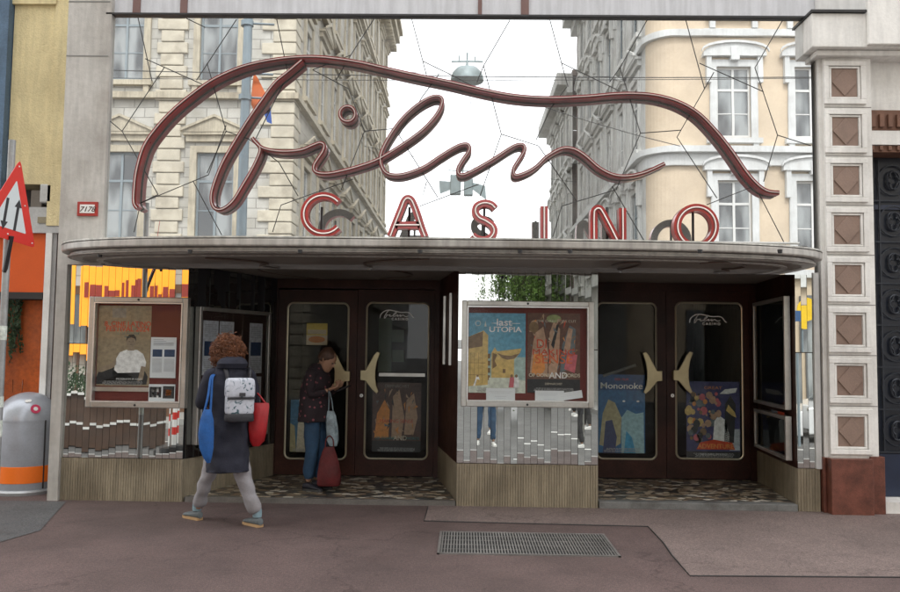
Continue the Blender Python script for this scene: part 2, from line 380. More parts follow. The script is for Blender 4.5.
# ------------------------------------------------------------------ cinema building
xL0 = X(66); xL1 = X(183.5, py=430); xC0 = X(457, py=430); xC1 = X(598, py=430); xR0 = X(797, py=430); xR1 = X(819.5, py=430)
ZB = .43; ZS = 2.43; DY = 1.55
ZT = Z(17.5, 450)
xm0 = X(109, py=130); xm1 = X(812, py=130)
cin = thing('cinema_building', (0, 1.0, 0), 'art cinema front with mirrored upper wall, curved canopy and two recessed double doors', 'cinema')
def part(mb, name, m, parent=cin, **k): return mb.build(name, m, parent, **k)
# left plaster pier and wall above
xp0 = X(58, py=300); xp1 = xL0
mb = MB(); mb.box(xp0, xm0, -.05, .6, Z(265, 80), 9); mb.box(xp0, xL0, -.05, .6, 0, Z(265, 80)); 
for py in (57, 248):
    z = Z(py, 90); 
part(mb, 'plaster_pier', M_concrete)
for zz in (Z(58, 90), Z(4, 90)):
    mb = MB(); mb.box(xp0+.0, xm0-.02, -.053, -.049, zz, zz+.012)
    part(mb, 'pier_joint', mat('joint_grey', (.2,.2,.19), .9))
# big mirror
mb = MB(); mb.box(xm0, xm1, 0, .03, 2.4, ZT); part(mb, 'mirror_wall', M_mirror)
JL = [[(138,17.5),(152,81)], [(145,58.4),(202,84)], [(164.6,66.7),(122,131),(158,194.5)], [(110,121),(122,131)], [(134,232),(140.5,203),(208.5,174.7),(226,125)], [(193,181),(221.7,235)], [(236.6,19),(196.5,80)],
 [(207,63),(213,84),(226,131),(207,173)], [(226,131),(249,139)], [(276.7,19),(284,55),(288,74),(255,140)], [(312.6,69.6),(348.5,88.6),(364.5,131),(341,190)], [(373.8,19),(350.6,55),(336,80)], [(364.5,131),(400,128)],
 [(279,162.5),(298,196)], [(272.5,232),(281,205),(353,179)], [(186,18),(205,27)], [(350.6,55),(312.6,69.6)], [(411.8,19),(427.8,80)], [(423,61),(454,76),(483.6,92)], [(509.8,20),(483.6,65.5),(477,82)],
 [(483.6,65.5),(501.3,134),(480,196)], [(501.3,134),(538.5,145.7),(576.5,200.6)], [(536,140),(551,107.7),(567,86.5)], [(550,20),(568,86.6)], [(561,62.5),(620,91)], [(439,74),(422,97),(399,135),(438,197.6)],
 [(426.6,181.6),(420,206),(479,184)], [(561.7,206),(614.5,190)], [(561.7,206),(553,236.5)], [(647.6,19),(620,67.5),(609.6,82)], [(620,67.5),(640.5,133),(616,190)], [(640.5,133),(681,130)], [(685.6,19),(704.6,88.6)],
 [(699.5,63),(763.7,91.6)], [(782.7,20),(755,67.5),(777.6,135),(763.7,181.5)], [(777.6,135),(811,145.6)], [(714,72),(677,137),(717,198)], [(706.7,204.7),(755,185.7),(787,248)], [(612,186),(645.5,243)], [(158,194.5),(140.5,203)], [(249,139),(279,162.5)]]
mb = MB()
for pl in JL:
    mb.sweep([W(a, b, -.002) for a, b in pl], .0095, -.0015, -.0004)
part(mb, 'mirror_joint', M_joint)
# side jambs at the mirror's ends, ledge and upper band
mb = MB(); mb.box(xm0-.06, xm1+.02, -.05, .03, ZT, ZT+.018); part(mb, 'top_ledge', M_dark)
mb = MB(); zu = ZT+.02
mb.box(xm0, X(132.5,py=8), .02, .3, zu, 8); mb.box(X(140,py=8), X(180,py=8), .02, .3, zu, 8); mb.box(X(187,py=8), X(478,py=8), .02, .3, zu, 8); mb.box(X(482,py=8), X(521,py=8), .02, .3, zu, 8); mb.box(X(529,py=8), xm1+.1, .02, .3, zu, 8)
part(mb, 'upper_wall', M_band)
for a, b in ((132.5,140),(180,187),(478,482),(521,529)):
    mb = MB(); mb.box(X(a,py=8)+.001, X(b,py=8)-.001, .0, .28, zu, 8); part(mb, 'upper_post', mat('brown_post', (.16,.09,.08), .6, var=.1))
# hidden body of the building so light and other views work
mb = MB(); mb.box(xL0+.02, xR1-.02, 6.0, 6.2, 0, 9); mb.box(xL0-.2, xL0+.0, .62, 6.2, 0, 9); mb.box(xR1, xR1+.2, .62, 6.2, 0, 9); mb.box(xL0, xR1, .32, 6.2, 5.3, 5.4)
part(mb, 'side_wall', M_concrete)
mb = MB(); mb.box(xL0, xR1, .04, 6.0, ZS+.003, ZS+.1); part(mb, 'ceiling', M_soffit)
# ribbed base panels
def ribbed(mb, a, b, z0, z1, depth=.03, pitch=.026):
    a = Vector((a[0], a[1], 0)); b = Vector((b[0], b[1], 0)); d = b-a; L_ = d.length; d.normalize(); nrm = Vector((d.y, -d.x, 0))
    n = max(2, int(L_/pitch)); pts = []
    for i in range(n):
        for q, o in ((.0, 0), (.18, .006), (.82, .006), (1.0, 0)):
            p = a + d*L_*(i+q)/n + nrm*o
            if q < 1 or i == n-1: pts.append(p)
    back = [b - nrm*depth, a - nrm*depth]
    poly = pts + back
    mb.prism([(p.x, p.y, z0) for p in poly], (0,0,z1-z0))
# mirror strip cladding: narrow strips, each at a slightly different angle
def strips(mb, a, b, z0, z1, pitch=.068, amp=.5, mean=.55, seed=1, rows=1, holes=None):
    rnd = random.Random(seed)
    a = Vector((a[0], a[1], 0)); b = Vector((b[0], b[1], 0)); d = b-a; L_ = d.length; d.normalize(); nrm = Vector((d.y, -d.x, 0)); n = max(1, round(L_/pitch))
    rzb = math.atan2(d.y, d.x); w = L_/n
    for i in range(n):
        c = a + d*(i+.5)*w
        tx = R(mean + rnd.gauss(0, amp)); tz = R(rnd.gauss(0, .35))
        M = Matrix.Translation(Vector((c.x, c.y, (z0+z1)/2))) @ Matrix.Rotation(rzb + tz, 4, 'Z') @ Matrix.Rotation(-tx, 4, 'X')
        h = (z1-z0)/2
        mb.box(-w/2+.0015, w/2-.0015, -.004, .004, -h+.002, h-.002, M)
bl = DY
backL = X(274, DY, 430); backC0 = X(438, DY, 430); backC1 = X(590, DY, 430); backR = X(757, DY, 430)
# display blocks: core + base + mirror strips
def block(name, front, sides):
    o = MB(); poly = front
    return o
e_lb = MB(); e_lb.prism([(xL0,0.02,ZB), (xL1,.02,ZB), (backL,DY,ZB), (xL0,DY,ZB)], (0,0,ZS-ZB)); lb = part(e_lb, 'display_block', M_dark)
mb = MB(); ribbed(mb, (xL0, .0), (xL1, .0), 0, ZB); ribbed(mb, (xL1, .0), (backL, DY), 0, ZB); mb.prism([(xL0,0.03,0), (xL1-.03,.03,0), (backL-.03,DY,0), (xL0,DY,0)], (0,0,ZB-.003)); mb.build('ribbed_base', M_rib, lb)
mb = MB(); strips(mb, (xL0, .008), (xL1, .008), ZB+.005, 1.6, seed=3, amp=.16, mean=.9); strips(mb, (xL0, .008), (xL1, .008), 1.604, ZS-.005, seed=5, mean=-.7, amp=.06); mb.build('mirror_cladding', M_strip, lb)
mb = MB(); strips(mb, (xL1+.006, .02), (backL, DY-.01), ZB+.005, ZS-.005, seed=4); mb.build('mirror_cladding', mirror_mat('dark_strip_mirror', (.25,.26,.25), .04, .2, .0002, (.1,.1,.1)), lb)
e = MB(); e.prism([(xC0,.02,ZB), (xC1,.02,ZB), (backC1,DY,ZB), (backC0,DY,ZB)], (0,0,ZS-ZB)); cb_ = part(e, 'display_block', M_wood)
mb = MB(); ribbed(mb, (xC0, 0), (xC1, 0), 0, ZB); mb.prism([(xC0,.03,0), (xC1,.03,0), (backC1,DY,0), (backC0,DY,0)], (0,0,ZB-.003)); mb.build('ribbed_base', M_rib, cb_)
mb = MB(); strips(mb, (xC0, .008), (xC1, .008), ZB+.005, 1.6, seed=11, amp=.42); strips(mb, (xC0, .008), (xC1, .008), 1.604, ZS-.005, seed=13, mean=-.7, amp=.15); mb.build('mirror_cladding', M_strip, cb_)
for f in (.3, .62):
    mb = MB(); p = Vector((xC0, .02)).lerp(Vector((backC0, DY)), f); mb.box(p.x-.03, p.x-.004, p.y-.04, p.y+.04, 1.42, 2.2)
    mb.build('trim_bead', M_alu, cb_)
e = MB(); e.prism([(xR0,.02,ZB), (xR1,.02,ZB), (xR1,DY,ZB), (backR,DY,ZB)], (0,0,ZS-ZB)); rb = part(e, 'display_block', M_wood)
mb = MB(); ribbed(mb, (xR0, 0), (xR1, 0), 0, ZB); ribbed(mb, (backR, DY), (xR0, .03), 0, ZB); mb.prism([(xR0+.03,.03,0), (xR1,.03,0), (xR1,DY,0), (backR+.03,DY,0)], (0,0,ZB-.003)); mb.build('ribbed_base', M_rib, rb)
mb = MB(); strips(mb, (xR0, .008), (xR1-.045, .008), ZB+.005, 1.6, seed=21, pitch=.065, amp=.25); strips(mb, (xR0, .008), (xR1-.045, .008), 1.604, ZS-.005, seed=22, pitch=.065, mean=-.6, amp=.15); mb.build('mirror_cladding', M_strip, rb)
mb = MB(); mb.box(xR1-.045, xR1+.01, -.02, .02, ZB, 2.42); mb.build('edge_trim', M_conc_lt, rb)
# recess floor
def mosaic_mat():
    m, nt, b = new_mat('broken_stone_mosaic'); N = nt.nodes; L = nt.links
    tc = N.new('ShaderNodeTexCoord'); mp = N.new('ShaderNodeMapping'); mp.inputs['Scale'].default_value = (11, 15, 11); mp.inputs['Rotation'].default_value = (0,0,.3)
    L.new(tc.outputs['Object'], mp.inputs['Vector'])
    v = N.new('ShaderNodeTexVoronoi'); v.feature = 'F1'; v.inputs['Scale'].default_value = 1; L.new(mp.outputs[0], v.inputs['Vector'])
    e_ = N.new('ShaderNodeTexVoronoi'); e_.feature = 'DISTANCE_TO_EDGE'; e_.inputs['Scale'].default_value = 1; L.new(mp.outputs[0], e_.inputs['Vector'])
    sp = N.new('ShaderNodeSeparateColor'); L.new(v.outputs['Color'], sp.inputs[0])
    r = N.new('ShaderNodeValToRGB'); r.color_ramp.interpolation = 'CONSTANT'; els = r.color_ramp.elements
    cs = [(0,(.05,.05,.05)), (.25,(.20,.14,.09)), (.42,(.45,.37,.27)), (.6,(.09,.085,.075)), (.74,(.62,.58,.50)), (.86,(.22,.17,.11))]
    els[0].position = 0; els[0].color = (*cs[0][1], 1); els[1].position = cs[1][0]; els[1].color = (*cs[1][1], 1)
    for p_, c_ in cs[2:]: q = els.new(p_); q.color = (*c_, 1)
    L.new(sp.outputs[0], r.inputs['Fac'])
    g2 = N.new('ShaderNodeValToRGB'); g2.color_ramp.elements[0].position = .03; g2.color_ramp.elements[0].color = (.12,.12,.12,1); g2.color_ramp.elements[1].position = .06; g2.color_ramp.elements[1].color = (1,1,1,1)
    L.new(e_.outputs['Distance'], g2.inputs['Fac'])
    mx = N.new('ShaderNodeMix'); mx.data_type = 'RGBA'; mx.blend_type = 'MULTIPLY'; mx.inputs['Factor'].default_value = 1
    L.new(r.outputs['Color'], mx.inputs['A']); L.new(g2.outputs['Color'], mx.inputs['B']); L.new(mx.outputs['Result'], b.inputs['Base Color'])
    b.inputs['Roughness'].default_value = .35
    return m
M_mos = mosaic_mat()
mb = MB(); mb.prism([(xL1+.03,.0,.0), (xC0-.008,0,0), (backC0,1.6,0), (backL,1.6,0)], (0,0,.05)); part(mb, 'recess_floor', M_mos)
mb = MB(); mb.prism([(xC1+.01,.12,.0), (xR0-.008,.12,0), (backR,1.6,0), (backC1,1.6,0)], (0,0,.07)); part(mb, 'recess_floor', M_mos)
M_step = mat('grey_stone_step', (.15,.15,.145), .6, var=.2, scale=8, stain=.3)
mb = MB(); mb.box(xC1+.01, xR0-.008, -.02, .119, 0, .072); part(mb, 'stone_step', M_step, bevel=.006)
mb = MB(); mb.box(xL1+.04, xC0-.008, -.005, .05, 0, .052); part(mb, 'stone_step', mat('dark_stone_step', (.12,.11,.1), .6, var=.2))
# door walls
def rounded_rect(x0, x1, z0, z1, r, n=6):
    pts = []
    for cx, cz, a0 in ((x1-r, z1-r, 0), (x0+r, z1-r, 90), (x0+r, z0+r, 180), (x1-r, z0+r, 270)):
        for i in range(n+1):
            a = R(a0 + 90*i/n); pts.append((cx + r*math.cos(a), cz + r*math.sin(a)))
    return pts
def slab_with_hole(mb, x0, x1, z0, z1, hole, y0, y1):
    n = len(hole); out = []
    cx = sum(p[0] for p in hole)/n; cz = sum(p[1] for p in hole)/n
    corner = {0:(x1,z1), 1:(x0,z1), 2:(x0,z0), 3:(x1,z0)}
    per = n//4
    for i in range(n): out.append(corner[i//per])
    for (y, flip) in ((y0, 0), (y1, 1)):
        o = len(mb.v); vs = [(p[0], y, p[1]) for p in hole] + [(p[0], y, p[1]) for p in [(x1,z1),(x0,z1),(x0,z0),(x1,z0)]]
        fs = []
        for i in range(n):
            j = (i+1) % n; ci = i//per; cj = j//per
            if ci == cj: fs.append((i, j, n+ci))
            else: fs.append((i, j, n+cj, n+ci))
        mb.add(vs, fs)
    vs = [(p[0], y0, p[1]) for p in hole] + [(p[0], y1, p[1]) for p in hole]
    mb.add(vs, [(i, (i+1) % n, n+(i+1) % n, n+i) for i in range(n)])
    mb.box(x0, x1, y0+.001, y0+.0011, z0, z0+.0001)
    vs = [(x0,y0,z0),(x1,y0,z0),(x1,y1,z0),(x0,y1,z0),(x0,y0,z1),(x1,y0,z1),(x1,y1,z1),(x0,y1,z1)]
    mb.add(vs, [(0,1,2,3),(4,5,6,7),(1,2,6,5),(3,0,4,7)])
HW = [(361,370),(366,370),(371,361),(374,355),(377,351.5),(380.5,352.5),(377.5,361),(376,370),(376,378),(377,385),(379.5,391),(377.5,393),(373,389),(366,380.5),(361,380)]
HS = [(a-361, b-375) for a, b in HW]
SCRIPT_MAIN = [(137.3,208),(134.3,203),(134.3,192),(136.7,171),(144,146.5),(156.5,128),(171.7,111.5),(190,96),(211,81),(232.6,70.4),(251,64.3),(275,59.5),(300.6,57),(326.4,57.6),(357.5,62),(386,68.5),(415,74.9),(449.4,82),(486,90.6),(515,95.8),(549.4,98),(587.5,96.5),(616,94),(642,94),(663,97),(683,103.9),(700.3,115),(717.6,133),(732,151.3),(746.3,172),(757.8,184.9),(767.9,191.2),(779.4,192.6)]
SCRIPT_F = [(302,60),(289,71),(274.7,83),(261.8,100.3),(248.9,119),(234.5,142),(221.6,165),(213,188),(211.6,201),(215.3,208.6),(223,208.8),(233,200.9),(243,185),(253,167.8),(259.8,152.6),(259.6,146.5),(256.5,143)]
SCRIPT_R = [(252,137.5),(256,142.5),(261,147),(270,150),(284,151.4),(300.6,150),(313,145.2),(320,142.8),(324,145),(323,151),(318.5,158),(314.3,165),(314.5,170.6),(320,173.2),(331.6,173),(351.7,168.4),(371.8,162),(386,154.9),(406.3,142),(423.6,129),(436.5,114.7),(442,103.2),(440.4,97.2),(432.2,96.8),(417.8,104.6),(402,119),(388.5,138),(380.8,155),(382,167),(388.5,174),(403,174.5),(423.6,167.2),(440,156.5),(453,148.5),(461,144.8),(467.5,144.5),(469.3,150),(462.8,160),(458,169),(460,174.6),(469,172.8),(492,160),(509,149),(517,145),(523,145),(524.5,150.5),(518.8,160),(513.7,169),(515.5,175.4),(526.4,172.5),(537,166),(547,156.5),(561.6,148.6),(573,148.8),(584.6,155.3),(599,167.6),(613.3,174.8),(627.7,176),(645,172.3),(665,163.3)]
DOT = (347.4,113.8)
def logo(parent, x0, z0, w, y):   # the same script, small, on a door pane
    k = w/645.0; mbl = MB()
    cv = lambda pts: [Vector((x0 + (a-134)*k, y, z0 - (b-57)*k)) for a, b in pts]
    mbl.sweep(smooth_path(cv(SCRIPT_MAIN), 3), .012, y, y+.001)
    mbl.sweep(smooth_path(cv(SCRIPT_F), 3), .009, y-.0012, y-.0002)
    mbl.sweep(smooth_path(cv(SCRIPT_R), 3), .009, y-.0026, y-.0016)
    vs, fs = text_mesh('C A S I N O', 62*k, 0, 'CENTER', bold=.002)
    M = frameM((x0 + (510-134)*k, y-.003, z0 - (245-57)*k))
    mbl.add([M @ v for v in vs], fs)
    mbl.build('door_logo', mat('white_print', (.8,.8,.78), .5, var=0), parent)
def door(px0, px1, gx0, gx1, handle_side, floor, lbl, logo_at=None):
    x0, x1 = X(px0, DY, 400), X(px1, DY, 400); z0 = floor; z1 = Z(290, (px0+px1)/2, DY)
    h = rounded_rect(X(gx0, DY, 400), X(gx1, DY, 400), Z(459, (gx0+gx1)/2, DY), Z(303, (gx0+gx1)/2, DY), .07)
    mb = MB(); slab_with_hole(mb, x0+.003, x1-.003, z0+.01, z1, h, DY, DY+.05)
    d = mb.build('door', M_wood, cin)
    d['label'] = lbl
    hp = [Vector((p[0], DY-.008, p[1])) for p in h]
    mb = MB(); mb.tube(hp, .013, 6, closed=True); mb.build('pane_trim', M_brassy, d, smooth=True)
    mb = MB(); n = len(h); mb.prism([(p[0], DY+.02, p[1]) for p in h], (0,.006,0)); mb.build('pane', M_doorglass, d)
    s = 1 if handle_side == 'L' else -1
    # wing shaped pull handle next to the meeting stile
    ax = X(361 if px0 > 300 and px0 < 450 else 672, DY, 375) if s > 0 else X(350.5 if px0 < 300 else 661, DY, 375)
    az = Z(375, px0, DY); sc_ = (DY+8.5)/F
    mb = MB(); mb.prism([(ax + s*a*sc_, DY-.075, az - b*sc_) for a, b in HS], (0,.022,0)); hd = mb.build('handle', M_handle, d, bevel=.006)
    mb2 = MB(); mb2.box(ax, ax + s*.05, DY-.053, DY, az-.05, az+.05); mb2.build('handle_plate', M_handle, d)
    if s > 0 :
        mb = MB(); kx = X(361 if px0 < 450 else 672, DY, 395); kz = Z(395.5, px0, DY); mb.lathe([(.021, DY), (.021, DY-.008)], (kx+.005, 0, kz), 16, 'Y'); mb.build('lock', mat('steel_lock', (.6,.6,.58), .3, metal=.6), d)
        mb = MB(); mb.box(kx+.002, kx+.008, DY-.0095, DY-.008, kz-.01, kz+.01); mb.build('keyhole', M_dark, d)
    if logo_at: logo(d, X(logo_at[0], DY, 320), Z(logo_at[1], logo_at[0], DY), X(logo_at[2], DY, 320)-X(logo_at[0], DY, 320), DY+.014)
    return d
door(276, 356, 286, 347, 'R', .05, 'left leaf of the left double door, opened beside a standing person')
door(356, 434, 365.5, 428, 'L', .05, 'right leaf of the left double door with white script logo', (380, 310, 414))
door(592, 666.5, 597, 656, 'R', .07, 'left leaf of the right double door with a blue poster behind the pane')
door(666.5, 750, 676, 742.5, 'L', .07, 'right leaf of the right double door with white script logo', (690, 314, 727))
zt = Z(290, 450, DY)
for aL_, aR_, b1, b2 in ((backL-.1, backC0+.05, 276, 434), (backC1-.05, backR+.1, 592, 750)):
    mb = MB(); mb.box(aL_, aR_, DY-.01, DY+.06, zt+.003, ZS); mb.box(aL_, X(b1,DY,400), DY-.01, DY+.06, 0, zt+.003); mb.box(X(b2,DY,400), aR_, DY-.01, DY+.06, 0, zt+.003); part(mb, 'door_frame', M_wood)
# lobby
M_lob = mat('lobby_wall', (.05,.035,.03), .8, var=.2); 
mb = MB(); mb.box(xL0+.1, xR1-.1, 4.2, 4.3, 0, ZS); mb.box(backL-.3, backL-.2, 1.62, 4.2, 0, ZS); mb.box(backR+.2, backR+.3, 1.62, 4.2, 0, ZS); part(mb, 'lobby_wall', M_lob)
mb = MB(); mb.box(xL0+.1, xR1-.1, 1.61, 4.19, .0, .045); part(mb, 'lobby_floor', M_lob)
# a few lobby furnishings seen through the panes
p = Poster('lobby_poster', (X(317, 1.75, 330), 1.75, Z(345, 317, 1.75)), .26, .27, mat('print_yellow', (.55,.40,.05), .6), 'small yellow and white poster inside the pane above the standing person', rz=0)
p.rect(0, 0, 1, .45, mat('print_cream', (.5,.4,.27), .6)); p.rect(.05,.5,.95,.7, MATS['print_cream']); p.ell(.5,.25,.4,.15, mat('print_orange', (.5,.17,.03), .6)); p.done()
# canopy
CW0, CW1 = X(57, -.45, 246), X(827.5, -.45, 254); ccx = (CW0+CW1)/2; chw = (CW1-CW0)/2; CP = 1.2
def outline(inset, zz, n=72, ex=3.2, cp=None):
    cp = CP if cp is None else cp; a = chw-inset; b = cp-inset; pts = []
    for i in range(n+1):
        t_ = math.pi*i/n; c, s_ = math.cos(t_), math.sin(t_)
        pts.append(Vector((ccx - math.copysign(abs(c)**(2/ex), c)*a, -(abs(s_)**(2/ex))*b - .001, zz)))
    return pts
def slab(mb, inset, z0, z1, back=0.0):
    o = outline(inset, z0); 
    mb.prism([(p.x, p.y, z0) for p in o], (0,0,z1-z0))
zt_c = Z(239, 450, -CP)
can = MB()
can.prism([tuple(p) for p in outline(0, zt_c-.075)], (0,0,.072))
part(can, 'canopy_edge', M_canopy, bevel=.014)
cz1 = zt_c-.078
mb = MB(); slab(mb, .07, cz1-.028, cz1); slab(mb, .05, cz1-.042, cz1-.0285); canopy = part(mb, 'canopy', M_canopy, bevel=.006)
mb = MB(); slab(mb, -.004, zt_c, zt_c+.014); mb.build('canopy_top', mat('zinc_sheet', (.62,.62,.58), .5, metal=.2, streak=.3, stain=.2), canopy)
def ring(mb, i0, i1, z0, z1):
    o0, o1 = outline(i0, z0), outline(i1, z0); n = len(o0); v = []
    for a, b in zip(o0, o1): v += [tuple(a), tuple(b), (b.x, b.y, z1), (a.x, a.y, z1)]
    f = []
    for i in range(n-1):
        for q in range(4): f.append((i*4+q, i*4+(q+1) % 4, (i+1)*4+(q+1) % 4, (i+1)*4+q))
    mb.add(v, f)
mb = MB(); ring(mb, .09, .17, cz1-.05, cz1-.0423); ring(mb, .30, .36, cz1-.058, cz1-.0423); mb.build('soffit_ring', M_canopy, canopy, bevel=.004)
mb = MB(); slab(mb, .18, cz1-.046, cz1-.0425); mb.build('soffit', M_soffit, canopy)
# wiring loops fixed under the canopy
zc = cz1-.062
mb = MB()
sw1 = [(205,258),(232,259.5),(255,261.5),(268,264),(258,267),(262,271),(285,275),(320,279)]
sw2 = [(430,259),(400,260),(372,262),(364,264.5),(375,268),(400,271.5),(412,274.5),(405,277),(380,278.5)]
sw3 = [(612,266),(625,263),(640,263.5),(632,267),(618,270),(612,273)]
sw4 = [(700,263),(722,262.5),(745,266),(735,268.5),(722,270),(745,273)]
for s_ in (sw1, sw2, sw3, sw4):
    mb = MB(); pts = [G(a, b, zc) for a, b in s_]; mb.tube(smooth_path(pts, 6), .011, 6); mb.build('soffit_neon_tube', mat('old_tube', (.10,.07,.055), .4), canopy, smooth=True)
for px in (100, 190, 300, 420, 520, 570, 700, 780):
    mb = MB(); q = G(px, 252 if px > 150 else 256, zc); mb.lathe([(.018, 0), (.022, .03)], (q.x, min(q.y, -.3), cz1-.072), 10); mb.build('soffit_fixture', M_dark, canopy)

# ------------------------------------------------------------------ neon script sign
sg = thing('script_sign', W(460, 130, -.04), 'dark red neon script sign reading film under one long sweeping line', 'sign')
def chan(pts, name, parent, m, w=.040, y0=-.125, y1=-.03, closed=False, trayw=.5, tr=.0058, sub=6, lab=None):
    P3 = smooth_path([W(a, b, y0) for a, b in pts], sub, closed)
    mb = MB(); mb.sweep(P3, w, y0, y1, closed); o = mb.build(name, m, parent)
    mb = MB(); mb.sweep(P3, w*trayw, y0-.0015, y0+.001, closed); mb.build('letter_tray', M_tray, o)
    mb = MB(); mb.sweep(P3, w+.004, y1+.0005, y1+.01, closed); mb.build('back_plate', mat('grey_back', (.13,.11,.10), .6), o)
    mb = MB(); mb.tube([p + Vector((0, -.012, 0)) for p in P3], tr, 6, closed); mb.build('neon_tube', M_tubew if m is M_redl else mat('pinkish_tube', (.50,.36,.33), .2, var=.05, coat=.5), o, smooth=True)
    return o
chan(SCRIPT_MAIN, 'sweeping_line', sg, M_red, w=.046)
chan(SCRIPT_F, 'script_stroke', sg, M_red, y0=-.123)
chan(SCRIPT_R, 'script_stroke', sg, M_red, y0=-.127)
c = [(DOT[0]+7.6*math.cos(2*math.pi*i/16), DOT[1]+7.6*math.sin(2*math.pi*i/16)) for i in range(16)]
chan(c, 'script_dot', sg, M_red, closed=True, w=.036, sub=3)
for a, b in [(160,124),(232,70),(300,60),(360,63),(430,78),(520,96),(600,96),(690,108),(740,163),(215,205),(240,132),(290,151),(351,168),(412,110),(440,156),(500,155),(560,150),(640,173)]:
    mb = MB(); q = W(a, b, -.1); mb.lathe([(.012, -.04), (.012, .0)], (q.x, 0, q.z), 8, 'Y'); mb.build('wall_bracket', M_dark, sg)
# ------------------------------------------------------------------ CASINO letters standing on the canopy
YL = -.55
def arc(cx, cy, rx, ry, a0, a1, n=20): return [(cx + rx*math.cos(R(a0+(a1-a0)*i/n)), cy - ry*math.sin(R(a0+(a1-a0)*i/n))) for i in range(n+1)]
lets = {
 'C': [arc(323.5, 214.5, 19.5, 19, 42, 318, 22)],
 'A': [[(390.5,236),(395,224),(401,209),(404.5,200.5),(408,198.3),(412,201),(416.5,212),(421,226),(425,236.5)], [(395.5,225),(419.5,225)]],
 'S': [[(495,208),(491,204.3),(484,203),(477,206),(475.5,212),(479,217.5),(486,221),(492.5,226),(494,232),(490,238),(483,240),(476,238),(472.5,235)]],
 'I': [[(544.2,206),(544.2,242)]],
 'N': [[(594,243),(594,215),(595.5,209.5),(599.5,208.5),(603,213),(611,228),(616,238),(619,242.5),(622,242),(622.8,237),(622.6,208)]],
 'O': [arc(696.5, 226.5, 19, 19.3, 0, 360, 28)[:-1]]}
YW = {'C':'first letter of the word','A':'second'}
ls = {'C': 'large red open letter C standing on the canopy left of the A', 'A': 'red letter A with rounded top on the canopy between C and S', 'S': 'red letter S standing on the canopy between A and I', 'I': 'single upright red bar letter I on the canopy', 'N': 'red letter N on the canopy between I and O', 'O': 'round red letter O ring on the canopy, rightmost of the word'}
for ch, strokes in lets.items():
    allp = [q for s_ in strokes for q in s_]; mx_ = sum(q[0] for q in allp)/len(allp)
    base = W(mx_, 243, YL); t = thing('neon_letter', (base.x, YL, zt_c+.014), ls[ch], 'letter', 'red letters spelling casino on the canopy')
    for s_ in strokes: chan(s_, 'letter_stroke', t, M_redl, w=.070, y0=YL, y1=YL+.11, closed=(ch == 'O'), sub=(3 if ch in 'CO' else 5) if ch != 'I' else 1, trayw=.30, tr=.0072)
    mb = MB(); mb.tube([(base.x, YL+.12, zt_c+.01), (base.x, YL+.12, W(mx_, 205, YL).z)], .013, 6)
    for dx in (-.1, .1): mb.tube([(base.x+dx, YL+.06, zt_c+.01), (base.x+dx, YL+.06, W(mx_, 240, YL).z)], .008, 5)
    mb.build('support_post', M_dark, t)
t = thing('letter_rail', (X(560, -.42), -.42, zt_c+.014), 'thin grey rail and loose cables running along the canopy behind the red letters', 'rail')
mb = MB(); x0, x1 = X(318, -.42, 240), X(800, -.42, 243)
mb.tube([(x0, -.40, zt_c+.10), (x1, -.40, zt_c+.10)], .014, 6); mb.tube([(x0, -.36, zt_c+.05), (x1, -.36, zt_c+.05)], .01, 6)
mb.build('rail', mat('grey_rail', (.42,.42,.40), .5, metal=.4), t)
mb = MB()
for k in range(9):
    xa = x0 + (x1-x0)*(k+.2)/9; mb.tube(smooth_path([(xa, -.55, zt_c+.03), (xa+.12, -.62, zt_c+.055), (xa+.2, -.5, zt_c+.025), (xa+.38, -.58, zt_c+.05), (xa+.5, -.45, zt_c+.04)], 5), .005, 5)
mb.build('cable', M_dark, t)

# ------------------------------------------------------------------ display cases
def case(px0, py0, px1, py1, Y, lab, fw=.055, back=M_redboard, name='display_case'):
    x0, z1 = W(px0, (py0+py1)/2, Y).x, Z(py0, (px0+px1)/2, Y); x1, z0 = W(px1, (py0+py1)/2, Y).x, Z(py1, (px0+px1)/2, Y)
    t = thing(name, ((x0+x1)/2, Y, z0), lab, 'display case', 'glazed poster cases on the cinema front')
    mb = MB(); mb.box(x0, x0+fw, Y, -.004, z0, z1); mb.box(x1-fw, x1, Y, -.004, z0, z1); mb.box(x0+fw, x1-fw, Y, -.004, z0, z0+fw); mb.box(x0+fw, x1-fw, Y, -.004, z1-fw, z1)
    mb.build('frame', M_alu, t, bevel=.008)
    f2 = fw+.012; mb = MB(); 
    for a in ((x0+fw, x0+f2, z0+fw, z1-fw), (x1-f2, x1-fw, z0+fw, z1-fw), (x0+f2, x1-f2, z0+fw, z0+f2), (x0+f2, x1-f2, z1-f2, z1-fw)): mb.box(a[0], a[1], Y-.006, -.02, a[2], a[3])
    mb.build('inner_rim', mat('bright_rim', (.72,.72,.7), .3, metal=.6), t)
    mb = MB(); mb.box(x0+f2+.001, x1-f2-.001, -.022, -.006, z0+f2, z1-f2); mb.build('backboard', back, t)
    mb = MB(); mb.box(x0+f2+.001, x1-f2-.001, Y+.012, Y+.016, z0+f2, z1-f2); mb.build('pane', M_glass, t)
    mb = MB(); mb.lathe([(.012, Y), (.012, Y-.006)], ((x0+x1)/2, 0, z1-fw/2), 10, 'Y'); mb.lathe([(.012, Y), (.012, Y-.006)], ((x0+x1)/2, 0, z0+fw/2), 10, 'Y'); mb.build('lock', M_dark, t)
    return t
YC = -.09
case(87, 297, 186.5, 408, YC, 'metal framed glass case with beige film festival poster, left of the walking woman')
case(461.5, 301, 594, 407.5, YC, 'metal framed glass case with two film posters on the central mirrored pillar')
YPo = -.024
def pposter(name, px0, py0, px1, py1, Y, base, lab, **k):
    a = W(px0, py1, Y); b = W(px1, py0, Y); c0 = W((px0+px1)/2, py1, Y)
    return Poster(name, (c0.x, Y, c0.z), b.x-a.x, b.z-c0.z, base, lab, **k)
